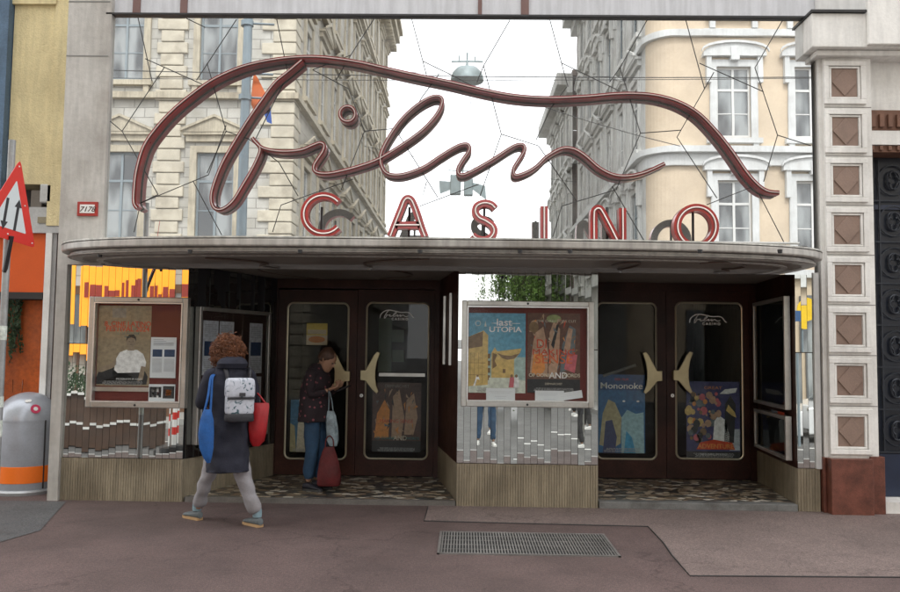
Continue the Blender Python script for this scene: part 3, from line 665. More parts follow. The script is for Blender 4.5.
pm = lambda n, c, **k: mat('print_'+n, tuple(min(.75, q*1.3) for q in c), .55, var=.22, scale=22, **k)
# festival poster
p = pposter('film_poster', 94.5, 306, 150.5, 386, YPo, pm('beige', (.23,.18,.115)), 'beige film festival poster with a seated figure in a white shirt and red lettering')
RED = pm('red', (.42,.05,.02)); WHT = pm('white', (.6,.6,.58)); BLK = pm('black', (.02,.02,.022)); GRY = pm('grey', (.2,.18,.15)); SKN = pm('skin', (.22,.17,.12)); TEA = pm('teal', (.03,.12,.12))
p.rect(.26,.85,.52,.97, GRY); 
p.text('8. CINE LATINO', .56, .745, .068, RED, bold=.001); p.text('FESTIVAL 2024', .56, .68, .072, RED, bold=.001); p.text('12. - 25. April 2024', .56, .64, .03, TEA); p.text('Wien', .56, .60, .03, TEA)
p.poly([(.0,.1),(.05,.2),(.18,.25),(.3,.24),(.3,.02),(.95,.02),(.97,.12),(.9,.2),(.6,.2),(.0,.02)], BLK, layer=1)       # chair and legs
p.poly([(.33,.2),(.36,.34),(.43,.42),(.55,.45),(.75,.45),(.87,.4),(.93,.3),(.92,.24),(.84,.25),(.82,.17),(.4,.16)], WHT, layer=2)   # shirt
p.poly([(.36,.34),(.28,.28),(.05,.22),(.02,.17),(.1,.17),(.3,.22),(.37,.27)], SKN, layer=2)
p.poly([(.84,.25),(.92,.24),(.88,.08),(.78,.06),(.8,.12)], SKN, layer=3)
p.poly([(.57,.44),(.58,.5),(.69,.5),(.7,.44)], SKN, layer=3); p.ell(.635,.545,.085,.06, SKN, layer=3); p.poly([(.54,.55),(.55,.61),(.6,.64),(.68,.64),(.72,.61),(.73,.55),(.7,.59),(.63,.605),(.57,.59)], BLK, layer=4)
p.rect(.59,.55,.62,.555, BLK, layer=5); p.rect(.66,.55,.69,.555, BLK, layer=5); p.rect(.61,.515,.66,.519, BLK, layer=5)
p.text('PROGRAMM IM KINO', .62, .075, .028, WHT, layer=5); p.done()
mb = MB(); a = W(94, 391, -.03); b = W(149, 387.5, -.03); mb.box(a.x, b.x, -.04, -.023, a.z, b.z); tag(mb.build('poster_rail', M_alu), 'thin pale metal rail under the beige festival poster', 'rail')
def sheet_paper(px0, py0, px1, py1, Y, lab, pics, lines, tilt=0.0, name='notice_sheet', rz=0.0, base=M_paper, loc=None, size=None):
    if loc is None: p = pposter(name, px0, py0, px1, py1, Y, base, lab, cat='notice', tilt=tilt)
    else: p = Poster(name, loc, size[0], size[1], base, lab, 'notice', rz=rz)
    for q in pics: p.rect(*q[:4], q[4], 'picture', 2)
    rnd = random.Random(px0)
    for (v, a, b_) in lines: p.rect(a, v, b_, v+.007, pm('text_grey', (.16,.17,.2)), 'text_line', 2)
    p.done()
BLU = pm('navy', (.02,.04,.09)); 
sheet_paper(149, 337.5, 176, 378, YPo-.008, 'white programme sheet with two dark pictures beside the festival poster', [(.08,.52,.46,.70,BLU), (.54,.52,.95,.70,BLU)], [(.94,.1,.5),(.9,.1,.6)]+[(.86-.02*i,.1,.9) for i in range(4)]+[(.46-.025*i,.08,.46) for i in range(14)]+[(.46-.025*i,.54,.94) for i in range(13)])
sheet_paper(148, 384.5, 175, 402, YPo-.008, 'small white flyer with black pictures at the bottom of the left case', [(.03,.25,.48,.85,BLK), (.54,.2,.97,.9,BLK), (.65,.35,.85,.7,pm('orange2',(.5,.15,.03))), (.12,.2,.2,.85,WHT), (.3,.2,.38,.85,WHT)], [])
# utopia poster
p = pposter('film_poster', 468, 313.5, 525.5, 393, YPo, pm('skyblue', (.10,.27,.38)), 'blue sky film poster with a yellow curved building, left in the central case')
YEL = pm('ochre', (.46,.33,.12)); DKB = pm('umber', (.16,.10,.05)); PAL = pm('pale', (.45,.48,.42)); ROS = pm('rose', (.4,.1,.12)); SKL = pm('lowsky', (.28,.38,.36))
p.poly([(0,0),(1,0),(1,.45),(0,.45)], SKL, layer=1)
p.poly([(0,.0),(1,0),(1,.16),(.6,.19),(0,.12)], PAL, layer=2)
p.poly([(.0,.08),(.0,.70),(.26,.78),(.34,.72),(.34,.1)], YEL, layer=3); p.poly([(.0,.55),(.0,.70),(.25,.77),(.24,.58)], DKB, layer=4)
for k in range(4): p.rect(.03+.07*k, .12, .035+.07*k, .5, DKB, layer=5)
p.rect(.0,.37,.3,.375, DKB, layer=6); p.rect(.0,.22,.3,.225, DKB, layer=6)
for k in range(4): p.rect(.34, .16+.09*k, .38, .22+.09*k, DKB, layer=4)
p.poly([(.4,.16),(.4,.5),(.46,.57),(.5,.52),(.93,.56),(.9,.5),(.84,.45),(.8,.42),(.8,.17)], YEL, layer=4)
p.poly([(.5,.5),(.58,.44),(.68,.415),(.8,.43),(.9,.5),(.74,.465),(.6,.475)], DKB, layer=5)
p.poly([(.42,.3),(.42,.5),(.5,.48),(.46,.4),(.5,.34)], DKB, layer=5); p.rect(.6,.25,.65,.3, DKB, layer=6)
p.rect(.36,.1,.82,.19, PAL, layer=5)
p.poly([(.08,.08),(.12,.09),(.15,.17),(.2,.16),(.18,.2),(.14,.22),(.12,.16)], WHT, layer=7); p.ell(.16,.21,.02,.014, DKB, 8)
for u in (.76,.84): p.poly([(u-.05,.07),(u+.05,.07),(u+.04,.2),(u-.03,.2)], ROS if u < .8 else WHT, layer=7); p.ell(u,.215,.025,.02, DKB, 8)
p.text('last', .62, .845, .10, WHT, sx=1.2, bold=.0015, layer=7); p.text('UTOPIA', .64, .765, .075, WHT, sx=1.25, bold=.0015, layer=7); p.rect(.4,.87,.5,.876, WHT, layer=7); p.rect(.74,.87,.9,.876, WHT, layer=7)
p.ell(.16,.87,.05,.035, PAL, 3); p.ell(.16,.87,.04,.028, MATS['print_skyblue'], 4); p.poly([(.27,.83),(.29,.9),(.31,.83)], PAL, layer=4)
p.done()
p = pposter('film_poster', 527, 313.5, 580, 393, YPo, pm('brownred', (.10,.05,.035)), 'crowded orange and brown film poster with lettering making sense, right in the central case')
ORA = pm('amber', (.50,.20,.05)); FLE = pm('flesh', (.34,.22,.15)); SLA = pm('slate', (.10,.12,.13)); CRE = pm('cream3', (.42,.38,.30))
rnd = random.Random(5)
p.poly([(.05,.25),(.1,.6),(.15,.75),(.3,.83),(.4,.5),(.38,.2)], FLE, layer=1)
p.poly([(.08,.25),(.12,.48),(.3,.5),(.34,.3),(.25,.2)], ORA, layer=2)
p.ell(.12,.82,.09,.07, DKB, 3); p.ell(.13,.86,.07,.05, FLE, 2)
p.poly([(.4,.2),(.42,.75),(.5,.9),(.62,.8),(.6,.4),(.55,.2)], FLE, layer=3); p.poly([(.45,.6),(.55,.85),(.6,.86),(.5,.55)], BLK, layer=4)
p.poly([(.62,.25),(.66,.6),(.8,.85),(.92,.8),(.9,.5),(.8,.3)], SLA, layer=3); p.poly([(.68,.5),(.78,.82),(.86,.8),(.8,.5)], FLE, layer=4); p.ell(.5,.93,.14,.05, pm('olive',(.2,.24,.1)), 4)
p.poly([(.7,.3),(.76,.5),(.95,.48),(.9,.25)], ROS, layer=4)
for k in range(46):
    u, v = rnd.uniform(.08,.9), rnd.uniform(.25,.92); a = rnd.uniform(0, 3.1); l = rnd.uniform(.04,.13)
    q = rnd.choice([BLK, FLE, CRE, DKB, ORA, SLA, RED]); p.poly([(u,v),(u+l*math.cos(a),v+l*math.sin(a)),(u+l*math.cos(a+.35)*.8,v+l*math.sin(a+.35)*.8)], q, layer=5+(k % 2))
p.text('DI', .27, .56, .13, RED, sx=.9, layer=8); p.text('MAKING', .5, .475, .085, RED, sx=1.35, layer=8); p.text('SENSE', .5, .37, .125, pm('redor',(.5,.1,.03)), sx=1.15, layer=8)
p.rect(0,0,1,.17, BLK, layer=6)
p.text('OF DONNE', .27, .2, .05, CRE, bold=.001, layer=8); p.text('AND', .59, .185, .085, WHT, bold=.0015, layer=8); p.text('WORDS', .83, .2, .05, CRE, bold=.001, layer=8); p.text('THE DIRECTORS CUT', .55, .885, .035, CRE, sx=1.2, layer=8)
p.text('DEMNÄCHST', .5, .1, .03, CRE, layer=8); p.done()
sheet_paper(486, 388.5, 515, 405, YPo-.012, 'white notice under the blue sky poster in the central case', [], [(.8,.1,.9),(.72,.15,.85),(.5,.3,.7),(.4,.35,.65)])
sheet_paper(535, 391, 564, 405, YPo-.012, 'white notice under the orange and brown poster in the central case', [], [(.75,.1,.8),(.67,.15,.7),(.4,.3,.7)])
sheet_paper(558.5, 392, 583, 399.5, YPo-.014, 'narrow white strip stuck at a slant across the right poster corner', [], [(.5,.1,.6)], tilt=.16)
# ---- door posters just inside the panes
YD = DY+.035
p = pposter('film_poster', 598, 375, 645, 453, YD, pm('deepblue', (.02,.06,.16)), 'blue film poster with white lettering behind the left pane of the right doors')
p.text('Mononoke', .5, .82, .105, WHT, sx=1.12, layer=6, bold=.001); p.text('DER FILM', .5, .925, .04, RED, layer=6)
p.rect(0,.0,1,.8, pm('midblue',(.03,.11,.24)), layer=1); p.poly([(.5,0),(.5,.45),(.62,.55),(.8,.5),(.97,.52),(.98,0)], pm('iceblue',(.25,.38,.42)), layer=2); p.poly([(.55,.0),(.6,.28),(.72,.2),(.8,.0)], pm('azure',(.05,.25,.42)), layer=3)
p.poly([(.03,.1),(.1,.5),(.22,.68),(.36,.64),(.5,.45),(.48,.12),(.3,.05)], pm('straw',(.32,.28,.17)), layer=4); p.poly([(.12,.12),(.16,.4),(.3,.42),(.4,.2),(.36,.0),(.1,.0)], pm('dusk',(.04,.05,.12)), layer=5); p.ell(.55,.66,.03,.012, WHT, 6); p.ell(.85,.66,.03,.012, WHT, 6)
p.done()
p = pposter('film_poster', 687, 382, 740, 458, YD, pm('violet', (.045,.045,.12)), 'purple film poster with orange title lettering behind the right pane of the right doors')
rnd = random.Random(8)
for k in range(60):
    u, v = rnd.uniform(.03,.6), rnd.uniform(.22,.85); r_ = rnd.uniform(.02,.075); p.ell(u, v, r_, r_*.8, rnd.choice([ORA, DKB, BLK, FLE, ROS, YEL, SLA, BLK]), 2+(k % 4), n=7)
p.poly([(.48,.15),(.52,.48),(.6,.56),(.72,.5),(.8,.3),(.78,.14)], WHT, layer=7); p.ell(.6,.58,.05,.05, FLE, 8); p.poly([(.7,.2),(.72,.7),(.82,.82),(.92,.7),(.88,.2)], BLK, layer=7); p.poly([(.74,.62),(.84,.56),(.93,.53),(.9,.6),(.78,.7)], YEL, layer=8)
p.poly([(.62,.84),(.72,.9),(.95,.92),(.92,.86),(.78,.84)], WHT, layer=8)
p.poly([(.18,.11),(.25,.2),(.5,.24),(.85,.2),(.9,.11)], RED, layer=9); p.text('ADVENTURE', .54, .125, .075, ORA, layer=10, bold=.002); p.rect(0,0,1,.085, BLK, layer=9); p.text('AB 3. APRIL IM KINO', .5, .035, .035, WHT, layer=10); p.text('GREAT', .5, .9, .05, ORA, layer=10, sx=1.4)
p.rect(.8,.1,.99,.38, pm('palegrey',(.35,.38,.42)), layer=6); p.done()
p = pposter('film_poster', 371, 383, 421, 452, YD, pm('brownred2', (.07,.035,.03)), 'dim orange and brown film poster behind the right pane of the left doors')
p.poly([(.05,.2),(.1,.55),(.25,.75),(.36,.6),(.34,.2)], ORA, layer=1); p.poly([(.4,.2),(.42,.8),(.55,.9),(.66,.5),(.6,.2)], FLE, layer=1); p.poly([(.66,.25),(.7,.75),(.85,.85),(.93,.5),(.85,.25)], FLE, layer=1)
rnd = random.Random(15)
for k in range(36):
    u, v = rnd.uniform(.08,.88), rnd.uniform(.22,.9); a = rnd.uniform(0,3.1); l = rnd.uniform(.04,.14); p.poly([(u,v),(u+l*math.cos(a),v+l*math.sin(a)),(u+l*math.cos(a+.35)*.8,v+l*math.sin(a+.35)*.8)], rnd.choice([BLK,DKB,FLE,ORA,SLA]), layer=3+(k % 2))
p.rect(0,0,1,.16,BLK,layer=3); p.text('MAKING SENSE', .5, .42, .06, RED, layer=6); p.text('OF DONNE', .27, .18, .045, TEA, bold=.001, layer=6); p.text('AND', .58, .17, .075, CRE, bold=.001, layer=6); p.text('WORDS', .83, .18, .045, TEA, bold=.001, layer=6); p.text('DEMNÄCHST', .5, .93, .05, GRY, layer=6); p.done()
p = pposter('film_poster', 289, 400, 312, 452, YD, pm('deepblue2', (.03,.12,.22)), 'blue and white poster low in the left pane beside the standing person')
p.poly([(.3,0),(.35,.55),(.6,.7),(.95,.5),(.9,0)], CRE, layer=1); p.poly([(.0,.0),(.3,.0),(.2,.5),(0,.55)], pm('straw2',(.3,.26,.15)), layer=2); p.text('M', .5, .9, .1, WHT, layer=3); p.done()
for (a, b, lab) in (((379,372.5),(425,376), 'pale push bar across the pane of the left doors above the dim poster'),):
    q0, q1 = W(a[0], a[1], DY+.01), W(b[0], b[1], DY+.01)
    mb = MB(); mb.box(q0.x, q1.x, DY-.004, DY+.018, q1.z-.01, q1.z+.03); tag(mb.build('push_bar', M_alu), lab, 'bar')
q0, q1 = W(603, 376, YD), W(636, 365, YD)
mb = MB(); d_ = (q1-q0); mb.tube([q0, q1], .017, 4); tag(mb.build('slanted_strip', M_alu), 'slanting pale strip inside the pane above the blue poster', 'strip')
# stepped green boards for the pale green shape in the pane
mb = MB()
for (a, b, c_, d2) in ((378,318,392,372), (392,330,404,342), (392,350,404,362)):
    u = W(a, d2, 3.2); v = W(c_, b, 3.2); mb.box(u.x, v.x, 3.2, 3.25, u.z, v.z)
tag(mb.build('stepped_board', mat('sage_board', (.16,.20,.15), .8)), 'sage green stepped board inside the lobby behind the left doors', 'board')

# ------------------------------------------------------------------ side windows inside the recesses
def sidewin(A, B, f0, f1, z0, z1, lab, off=.03, mullion=False):
    A = Vector((A[0], A[1], 0)); B = Vector((B[0], B[1], 0)); d = (B-A); L_ = d.length; d.normalize(); rz = math.atan2(d.y, d.x); nrm = Vector((d.y, -d.x, 0))
    p0 = A + d*L_*f0; w = L_*(f1-f0); base = p0 + nrm*off
    t = thing('display_case', (base.x, base.y, z0), lab, 'display case', 'glazed poster cases on the cinema front', rz=rz)
    M = Matrix.Translation(Vector((base.x, base.y, 0))) @ Matrix.Rotation(rz, 4, 'Z')
    fw = .04; mb = MB()
    for a in ((0, fw, z0, z1), (w-fw, w, z0, z1), (fw, w-fw, z0, z0+fw), (fw, w-fw, z1-fw, z1)): mb.box(a[0], a[1], -.045, .02, a[2], a[3], M)
    mb.build('frame', M_alu, t, bevel=.005)
    mb = MB(); mb.box(fw, w-fw, .0, .02, z0+fw, z1-fw, M); mb.build('backboard', mat('black_red_board', (.03,.012,.01), .6), t)
    mb = MB(); mb.box(fw, w-fw, -.032, -.028, z0+fw, z1-fw, M); mb.build('pane', M_glass, t)
    return t, M, w, rz
t, M, w, rz = sidewin((xL1, .0), (backL, DY), .07, .86, Z(444, 200, .2), Z(307, 200, .2), 'dark glazed case full of grey programme sheets behind the walking woman')
z0w, z1w = Z(444, 200, .2), Z(307, 200, .2)
ngr = pm('dimpaper', (.42,.44,.48))
for r_ in range(2):
    for c_ in range(4):
        u = .09 + c_*(w-.2)/4 + (w-.2)/8; q = M @ Vector((u, -.006, 0))
        zz = z0w + .10 + (1-r_)*(z1w-z0w-.2)/2
        hh = (z1w-z0w-.2)/2 - .04; ww = (w-.2)/4-.02
        if r_ == 0 and c_ == 2: continue
        cs = ['first','second','third','fourth'][c_]; rs = ['upper','lower'][r_]
        sheet_paper(0, 0, 0, 0, 0, '%s grey programme sheet from the left in the %s row of the recess case' % (cs, rs), [(.1,.35,.9,.62,BLU)], [(.92-.03*i,.1,.9) for i in range(8)]+[(.28-.03*i,.1,.9) for i in range(8)], loc=(q.x, q.y, zz), size=(ww, hh), rz=rz, base=ngr)
t, M, w, rz = sidewin((backR, DY), (xR0, .02), .10, .93, Z(406, 780, .8), Z(300, 780, .8), 'tall dark glazed case on the flank wall right of the right doors')
q = M @ Vector((w*.5, -.006, 0)); p = Poster('film_poster', (q.x, q.y, Z(403,780,.8)+.1), w-.25, .55, pm('darkblue4', (.015,.02,.05)), 'dark blue poster inside the tall case right of the right doors', rz=rz)
p.ell(.5,.3,.3,.15, pm('bluegrey',(.06,.08,.14)), 2); p.rect(.15,.6,.85,.9, DKB); p.done()
t, M, w, rz = sidewin((backR, DY), (xR0, .02), .10, .93, ZB+.06, Z(412, 780, .8), 'low dark glazed case right of the right doors with colourful flyers')
q = M @ Vector((w*.68, -.006, 0)); p = Poster('film_poster', (q.x, q.y, ZB+.12), .5, .42, pm('greyblue5', (.14,.17,.22)), 'small flyer with orange title in the low case right of the right doors', rz=rz)
p.rect(0,.12,1,.42, ORA, layer=2); p.text('KINO', .55, .18, .12, RED, layer=4, bold=.002); p.rect(.5,.75,1,1, RED, layer=3); p.rect(0,0,1,.1, BLK, layer=2); p.text('FILM MUSEUM', .5, .02, .04, WHT, layer=4); p.text('KEI', .6, .55, .14, BLU, layer=4); p.done()

# ------------------------------------------------------------------ house plaque on pier
q0, q1 = W(77.5, 216, -.055), W(98.5, 202, -.055)
t = thing('wall_plaque', ((q0.x+q1.x)/2, -.05, q0.z), 'small white enamel plaque with dark red border on the grey pier', 'plaque')
mb = MB(); mb.box(q0.x, q1.x, -.072, -.0505, q0.z, q1.z); mb.build('border', M_redl, t, bevel=.003)
mb = MB(); mb.box(q0.x+.03, q1.x-.03, -.075, -.072, q0.z+.03, q1.z-.03); mb.build('plate', M_white, t)
vs, fs = text_mesh('7178', .075, 0, 'CENTER', .3, 1.1, .001); Mx = frameM(((q0.x+q1.x)/2, -.0765, q0.z+.045)); mb = MB(); mb.add([Mx @ v for v in vs], fs); mb.build('lettering', M_tray, t)

exec_people = True
# ------------------------------------------------------------------ left neighbour
YN = .65
lh = thing('yellow_house', (X(30), YN, 0), 'yellow plastered house with a bluish corner and orange shop window left of the cinema', 'house')
xa = X(10.5, YN, 100); xb = X(53, YN, 100); xc = xp0-.003
zlb = Z(184, 30, YN)
mb = MB(); mb.box(xa, xb, YN, 2.2, zlb, 9); ow = mb.build('wall', M_yellow, lh)
mb = MB(); mb.box(xb, xc, YN-.03, 2.2, Z(226, 60, YN), 9); mb.build('corner_strip', M_yellow, lh)
mb = MB(); zz = Z(5, 30, YN); mb.box(xa-.02, xb+.01, YN-.04, YN, zz, zz+.06); mb.build('string_course', M_yellow, lh)
mb = MB(); mb.box(-9, xa-.01, YN-.10, 1.9, Z(235, 5, YN), 9); mb.build('blue_wall', M_blue, lh)
mb = MB(); mb.box(-9, xc, YN+.35, 2.2, 0, zlb-.001); mb.build('shop_wall', mat('dim_grey_wall', (.13,.13,.13), .8), lh)
z225, z232 = Z(226, 40, YN), Z(233, 40, YN)
mb = MB(); mb.box(-9, xc, YN-.02, YN+.34, z232, z225-.002); mb.box(X(29,YN,210), xb, YN+.0, YN+.34, z225, Z(207, 40, YN)); mb.build('shopfront_header', mat('header_grey', (.42,.43,.43), .5), lh)
mb = MB(); mb.box(X(28.5,YN,190), X(40,YN,190), YN+.05, YN+.34, Z(207,35,YN)+.002, Z(189,35,YN)); mb.build('vent_unit', mat('vent_dark', (.16,.14,.12), .6), lh, bevel=.01)
mb = MB(); mb.box(X(41,YN,190), X(53,YN,190), YN-.03, YN+.34, Z(203,45,YN), zlb-.002); mb.build('white_box', mat('offwhite_box', (.45,.46,.45), .5), lh, bevel=.015)
mb = MB(); mb.box(X(38,YN,220), X(50,YN,220), YN-.012, YN-.001, Z(223,45,YN), Z(217,45,YN)); mb.build('vent_grille', mat('grille_tan', (.25,.22,.15), .6), lh)
mb = MB(); mb.box(X(41.5,YN,350), X(48,YN,350), YN-.02, YN+.1, 0, z232); mb.build('window_post', M_white, lh, bevel=.004)
mb = MB(); mb.box(X(48.3,YN,350), X(52,YN,350), YN+.0, YN+.1, 0, z232); mb.build('window_post', mat('greypost', (.3,.3,.3), .5), lh)
mb = MB(); mb.box(X(52.5,YN,350), X(56,YN,350), YN+.01, YN+.1, 0, z232); mb.build('window_post', mat('brownpost', (.10,.05,.04), .5), lh)
zo = Z(292, 30, YN)
mb = MB(); mb.box(-9, X(41.3,YN,300), YN+.03, YN+.06, zo, z232); mb.build('orange_panel', mat('orange_panel', (.62,.09,.008), .45, var=.05), lh)
mb = MB(); mb.box(-9, X(41.3,YN,300), YN+.02, YN+.07, Z(299,30,YN), zo-.001); mb.build('window_bar', M_dark, lh)
mb = MB(); mb.box(-9, X(41.3,YN,300), YN+.04, YN+.046, .45, Z(299,30,YN)); mb.build('window_pane', M_glass, lh)
mb = MB(); mb.box(-9, X(41.3,YN,300), YN+.22, YN+.24, .4, Z(299,30,YN)); mb.build('orange_backdrop', mat('orange_backdrop', (.50,.10,.014), .6, var=.3, scale=2), lh)
mb = MB(); mb.box(-9, X(41.3,YN,300), YN+.0, YN+.25, 0, .42); mb.build('plinth', mat('plinthgrey', (.2,.2,.2), .7), lh)
def leaf_cloud(mb, c, r, n, size, rnd, squash=(1,1,1), droop=0):
    for _ in range(n):
        v = Vector((rnd.gauss(0,.45), rnd.gauss(0,.45), rnd.gauss(0,.45)))
        p = Vector(c) + Vector((v.x*r*squash[0], v.y*r*squash[1], v.z*r*squash[2]))
        q = Euler((rnd.uniform(0,6.3), rnd.uniform(0,6.3), rnd.uniform(0,6.3))).to_matrix(); s_ = size*rnd.uniform(.6,1.3)
        mb.add([p + q @ Vector(k) * s_ for k in ((-.5,0,0),(0,-.22,.08),(.6,0,0),(0,.22,.08))], [(0,1,2,3)])
M_leaf = mat('leaf_green', (.11,.20,.035), .6, var=.4, scale=3); M_leafd = mat('leaf_dark', (.03,.07,.025), .6, var=.4, scale=5)
rnd = random.Random(2)
t = thing('hanging_plant', (X(12,YN+.14,330), YN+.14, Z(345,12,YN)), 'dark green trailing plant hanging behind the orange shop window', 'plant')
mb = MB()
for k in range(9):
    px = 3 + k*2.1; L_ = rnd.uniform(30, 68)
    for j in range(34):
        f = j/34; q = W(px + math.sin(f*6+k)*1.5, 299 + L_*f, YN+.14); leaf_cloud(mb, q, .02, 2, .06, rnd, (1,1,1))
mb.build('foliage', M_leafd, t)
mb = MB()
for k in range(9):
    px = 3 + k*2.1; mb.tube([W(px, 298, YN+.14), W(px+1, 325, YN+.14)], .003, 4)
mb.build('stem', mat('stem_brown', (.08,.06,.03), .8), t)
# small poster/glass items in the shop window
mb = MB(); a = W(14, 392, YN+.16); mb.lathe([(.05,0),(.055,.14)], (a.x+.05, YN+.14, a.z), 14); tag(mb.build('glass_jar', M_glass, smooth=True), 'small clear glass jar in the orange shop window above the bin', 'jar')

# ------------------------------------------------------------------ right neighbour
rh = thing('white_house', (X(870), .1, 0), 'white stone entrance bay with brown diamond panels right of the cinema', 'house')
yp = -.10
px0_, px1_ = X(829, yp, 300), X(877, yp, 300)
xs0 = X(820.5, 0, 300)
zg = Z(458.5, 850, yp); zc0 = Z(54, 850, yp)
mb = MB(); mb.box(xs0, px0_, -.03, .5, 0, zc0); mb.box(px0_, px1_, yp+.03, .5, zg, zc0); mb.build('pilaster', M_stonew, rh)
pitch = (Z(82,843,yp)-Z(432,851,yp))/7; zc_ = Z(432,851,yp)
for k in range(8):
    zz = zc_ + k*pitch; cx = X(850.5, yp, 350); a = .215; h_ = .225
    mb = MB()
    mb.box(cx-a, cx+a, yp, yp+.029, zz-h_, zz-h_+.05); mb.box(cx-a, cx+a, yp, yp+.029, zz+h_-.05, zz+h_)
    mb.box(cx-a, cx-a+.05, yp, yp+.029, zz-h_+.05, zz+h_-.05); mb.box(cx+a-.05, cx+a, yp, yp+.029, zz-h_+.05, zz+h_-.05)
    a2, h2 = a-.055, h_-.055
    for q in ((cx-a2, cx+a2, zz-h2, zz-h2+.02), (cx-a2, cx+a2, zz+h2-.02, zz+h2), (cx-a2, cx-a2+.025, zz-h2+.02, zz+h2-.02), (cx+a2-.025, cx+a2, zz-h2+.02, zz+h2-.02)): mb.box(q[0], q[1], yp+.012, yp+.029, q[2], q[3])
    f = mb.build('panel_frame', M_stonew, rh, bevel=.004)
    mb = MB(); mb.box(cx-a2+.03, cx+a2-.03, yp+.024, yp+.0295, zz-h2+.022, zz+h2-.022); mb.build('recess_plate', M_brown, f)
    mb = MB(); dx, dz = a2-.035, h2-.03
    mb.prism([(cx-dx, yp+.012, zz), (cx, yp+.012, zz-dz), (cx+dx, yp+.012, zz), (cx, yp+.012, zz+dz)], (0,.012,0)); mb.build('diamond', M_brown, f, bevel=.003)
mb = MB()
for k in range(1, 8):
    zz = zc_ + (k-.5)*pitch; mb.box(px0_+.002, px1_-.002, yp+.0285, yp+.031, zz-.004, zz+.004)
mb.build('stone_joint', mat('joint_dark', (.22,.21,.2), .9), rh)
xg1 = X(885.5, yp, 480)
mb = MB(); mb.box(X(829,yp,480), X(874,yp-.06,480), yp-.06, .5, 0, zg); mb.box(X(874,yp-.06,480)+.002, xg1, yp, .5, 0, zg+.02); mb.box(X(821.5,0,480), X(829,yp,480)-.002, -.05, .5, 0, zg); mb.build('granite_plinth', M_granite, rh, bevel=.006)
# cornice
zk = Z(48, 860, -.3); 
mb = MB(); mb.box(X(812,-.22,30), 9, -.22, .5, Z(47,860,-.22), Z(13,860,-.22)); mb.box(X(817,-.16,50), 9, -.15, .5, Z(55,860,-.16), Z(47.3,860,-.22)); mb.box(X(868,-.27,10), 9, -.27, -.22, Z(44,870,-.27), Z(-12,870,-.27)); mb.build('cornice', M_stonew, rh, bevel=.01)
mb = MB(); mb.box(X(811,-.24,12), X(868,-.27,10)-.002, -.25, .5, Z(13,860,-.22)+.001, Z(10.5,860,-.22)); mb.build('lead_flashing', M_dark, rh)
mb = MB(); mb.box(xs0, 9, .0, .5, Z(10,860,-.22)+.01, 9); mb.build('upper_wall', M_conc_lt, rh)
mb = MB(); mb.box(px1_+.003, 9, .05, .5, Z(110,885,.05), Z(54,885,.05)); mb.box(px1_+.003, 9, .03, .5, Z(145,885,.05), Z(131,885,.05)); mb.build('lintel', M_stonew, rh)
mb = MB(); mb.box(px1_+.003, 9, .04, .5, Z(131,885,.05)+.002, Z(110,885,.05)-.002); mb.box(px1_+.003, 9, .06, .5, Z(152,885,.05), Z(145,885,.05)-.002)
for k in range(18): x = px1_+.03+k*.09; mb.box(x, x+.05, .0, .04, Z(128,885,.05), Z(115,885,.05)); mb.box(x+.01, x+.045, .03, .06, Z(150.5,885,.05), Z(146,885,.05))
mb.build('brown_frieze', mat('terracotta_frieze', (.17,.085,.055), .7, var=.2, scale=9), rh, bevel=.006)
mb = MB(); mb.box(px1_+.003, px1_+.05, .08, .5, zg, Z(152,885,.05)); 
for k in range(40): zz = zg + k*.085; mb.box(px1_+.004, px1_+.04, .05, .08, zz, zz+.045)
mb.build('door_moulding', mat('mould_dark', (.1,.085,.08), .6), rh)
gt = MB(); gt.box(px1_+.06, 9, .30, .36, .12, Z(155,885,.3)); gate = gt.build('entrance_door', mat('navy_door', (.008,.012,.022), .35, var=.2), rh)
mb = MB(); gx = px1_+.08
zz0, zz1 = Z(452,885,.28), Z(160,885,.28)
for cx_ in (gx+.30, gx+.9):
    for k in range(7):
        cz = zz0 + (k+.5)*(zz1-zz0)/7; 
        for sx in (-1, 1):
            for sz in (-1, 1):
                pts = [(cx_+sx*(.02+.11*t2*math.cos(t2*4.2)), .27, cz+sz*(.03+.12*t2*math.sin(t2*4.2)+.03*t2)) for t2 in [i/16 for i in range(17)]]
                mb.tube(pts, .009, 5)
        mb.tube([(cx_+.16*math.cos(2*math.pi*i/20), .27, cz+.16*math.sin(2*math.pi*i/20)) for i in range(20)], .008, 5, True)
        mb.box(cx_-.3, cx_+.3, .262, .278, cz-(zz1-zz0)/14-.008, cz-(zz1-zz0)/14+.008)
for x in (gx, gx+.15, gx+.45, gx+.6, gx+.75, gx+1.05, gx+1.2): mb.box(x-.008, x+.008, .264, .276, zz0, zz1)
mb.build('ironwork', mat('wrought_iron', (.03,.035,.045), .4, metal=.4), gate, smooth=False)
for a_, b_ in ((.12, zz0-.02), (Z(205,885,.28)-.05, Z(205,885,.28))): mb = MB(); mb.box(gx-.02, 9, .27, .3, a_, b_); mb.build('door_rail', mat('navy_rail', (.012,.02,.045), .35), gate)
mb = MB(); mb.box(xg1+.003, 9, -.05, .5, 0, .115); mb.build('door_step', M_stonew, rh)

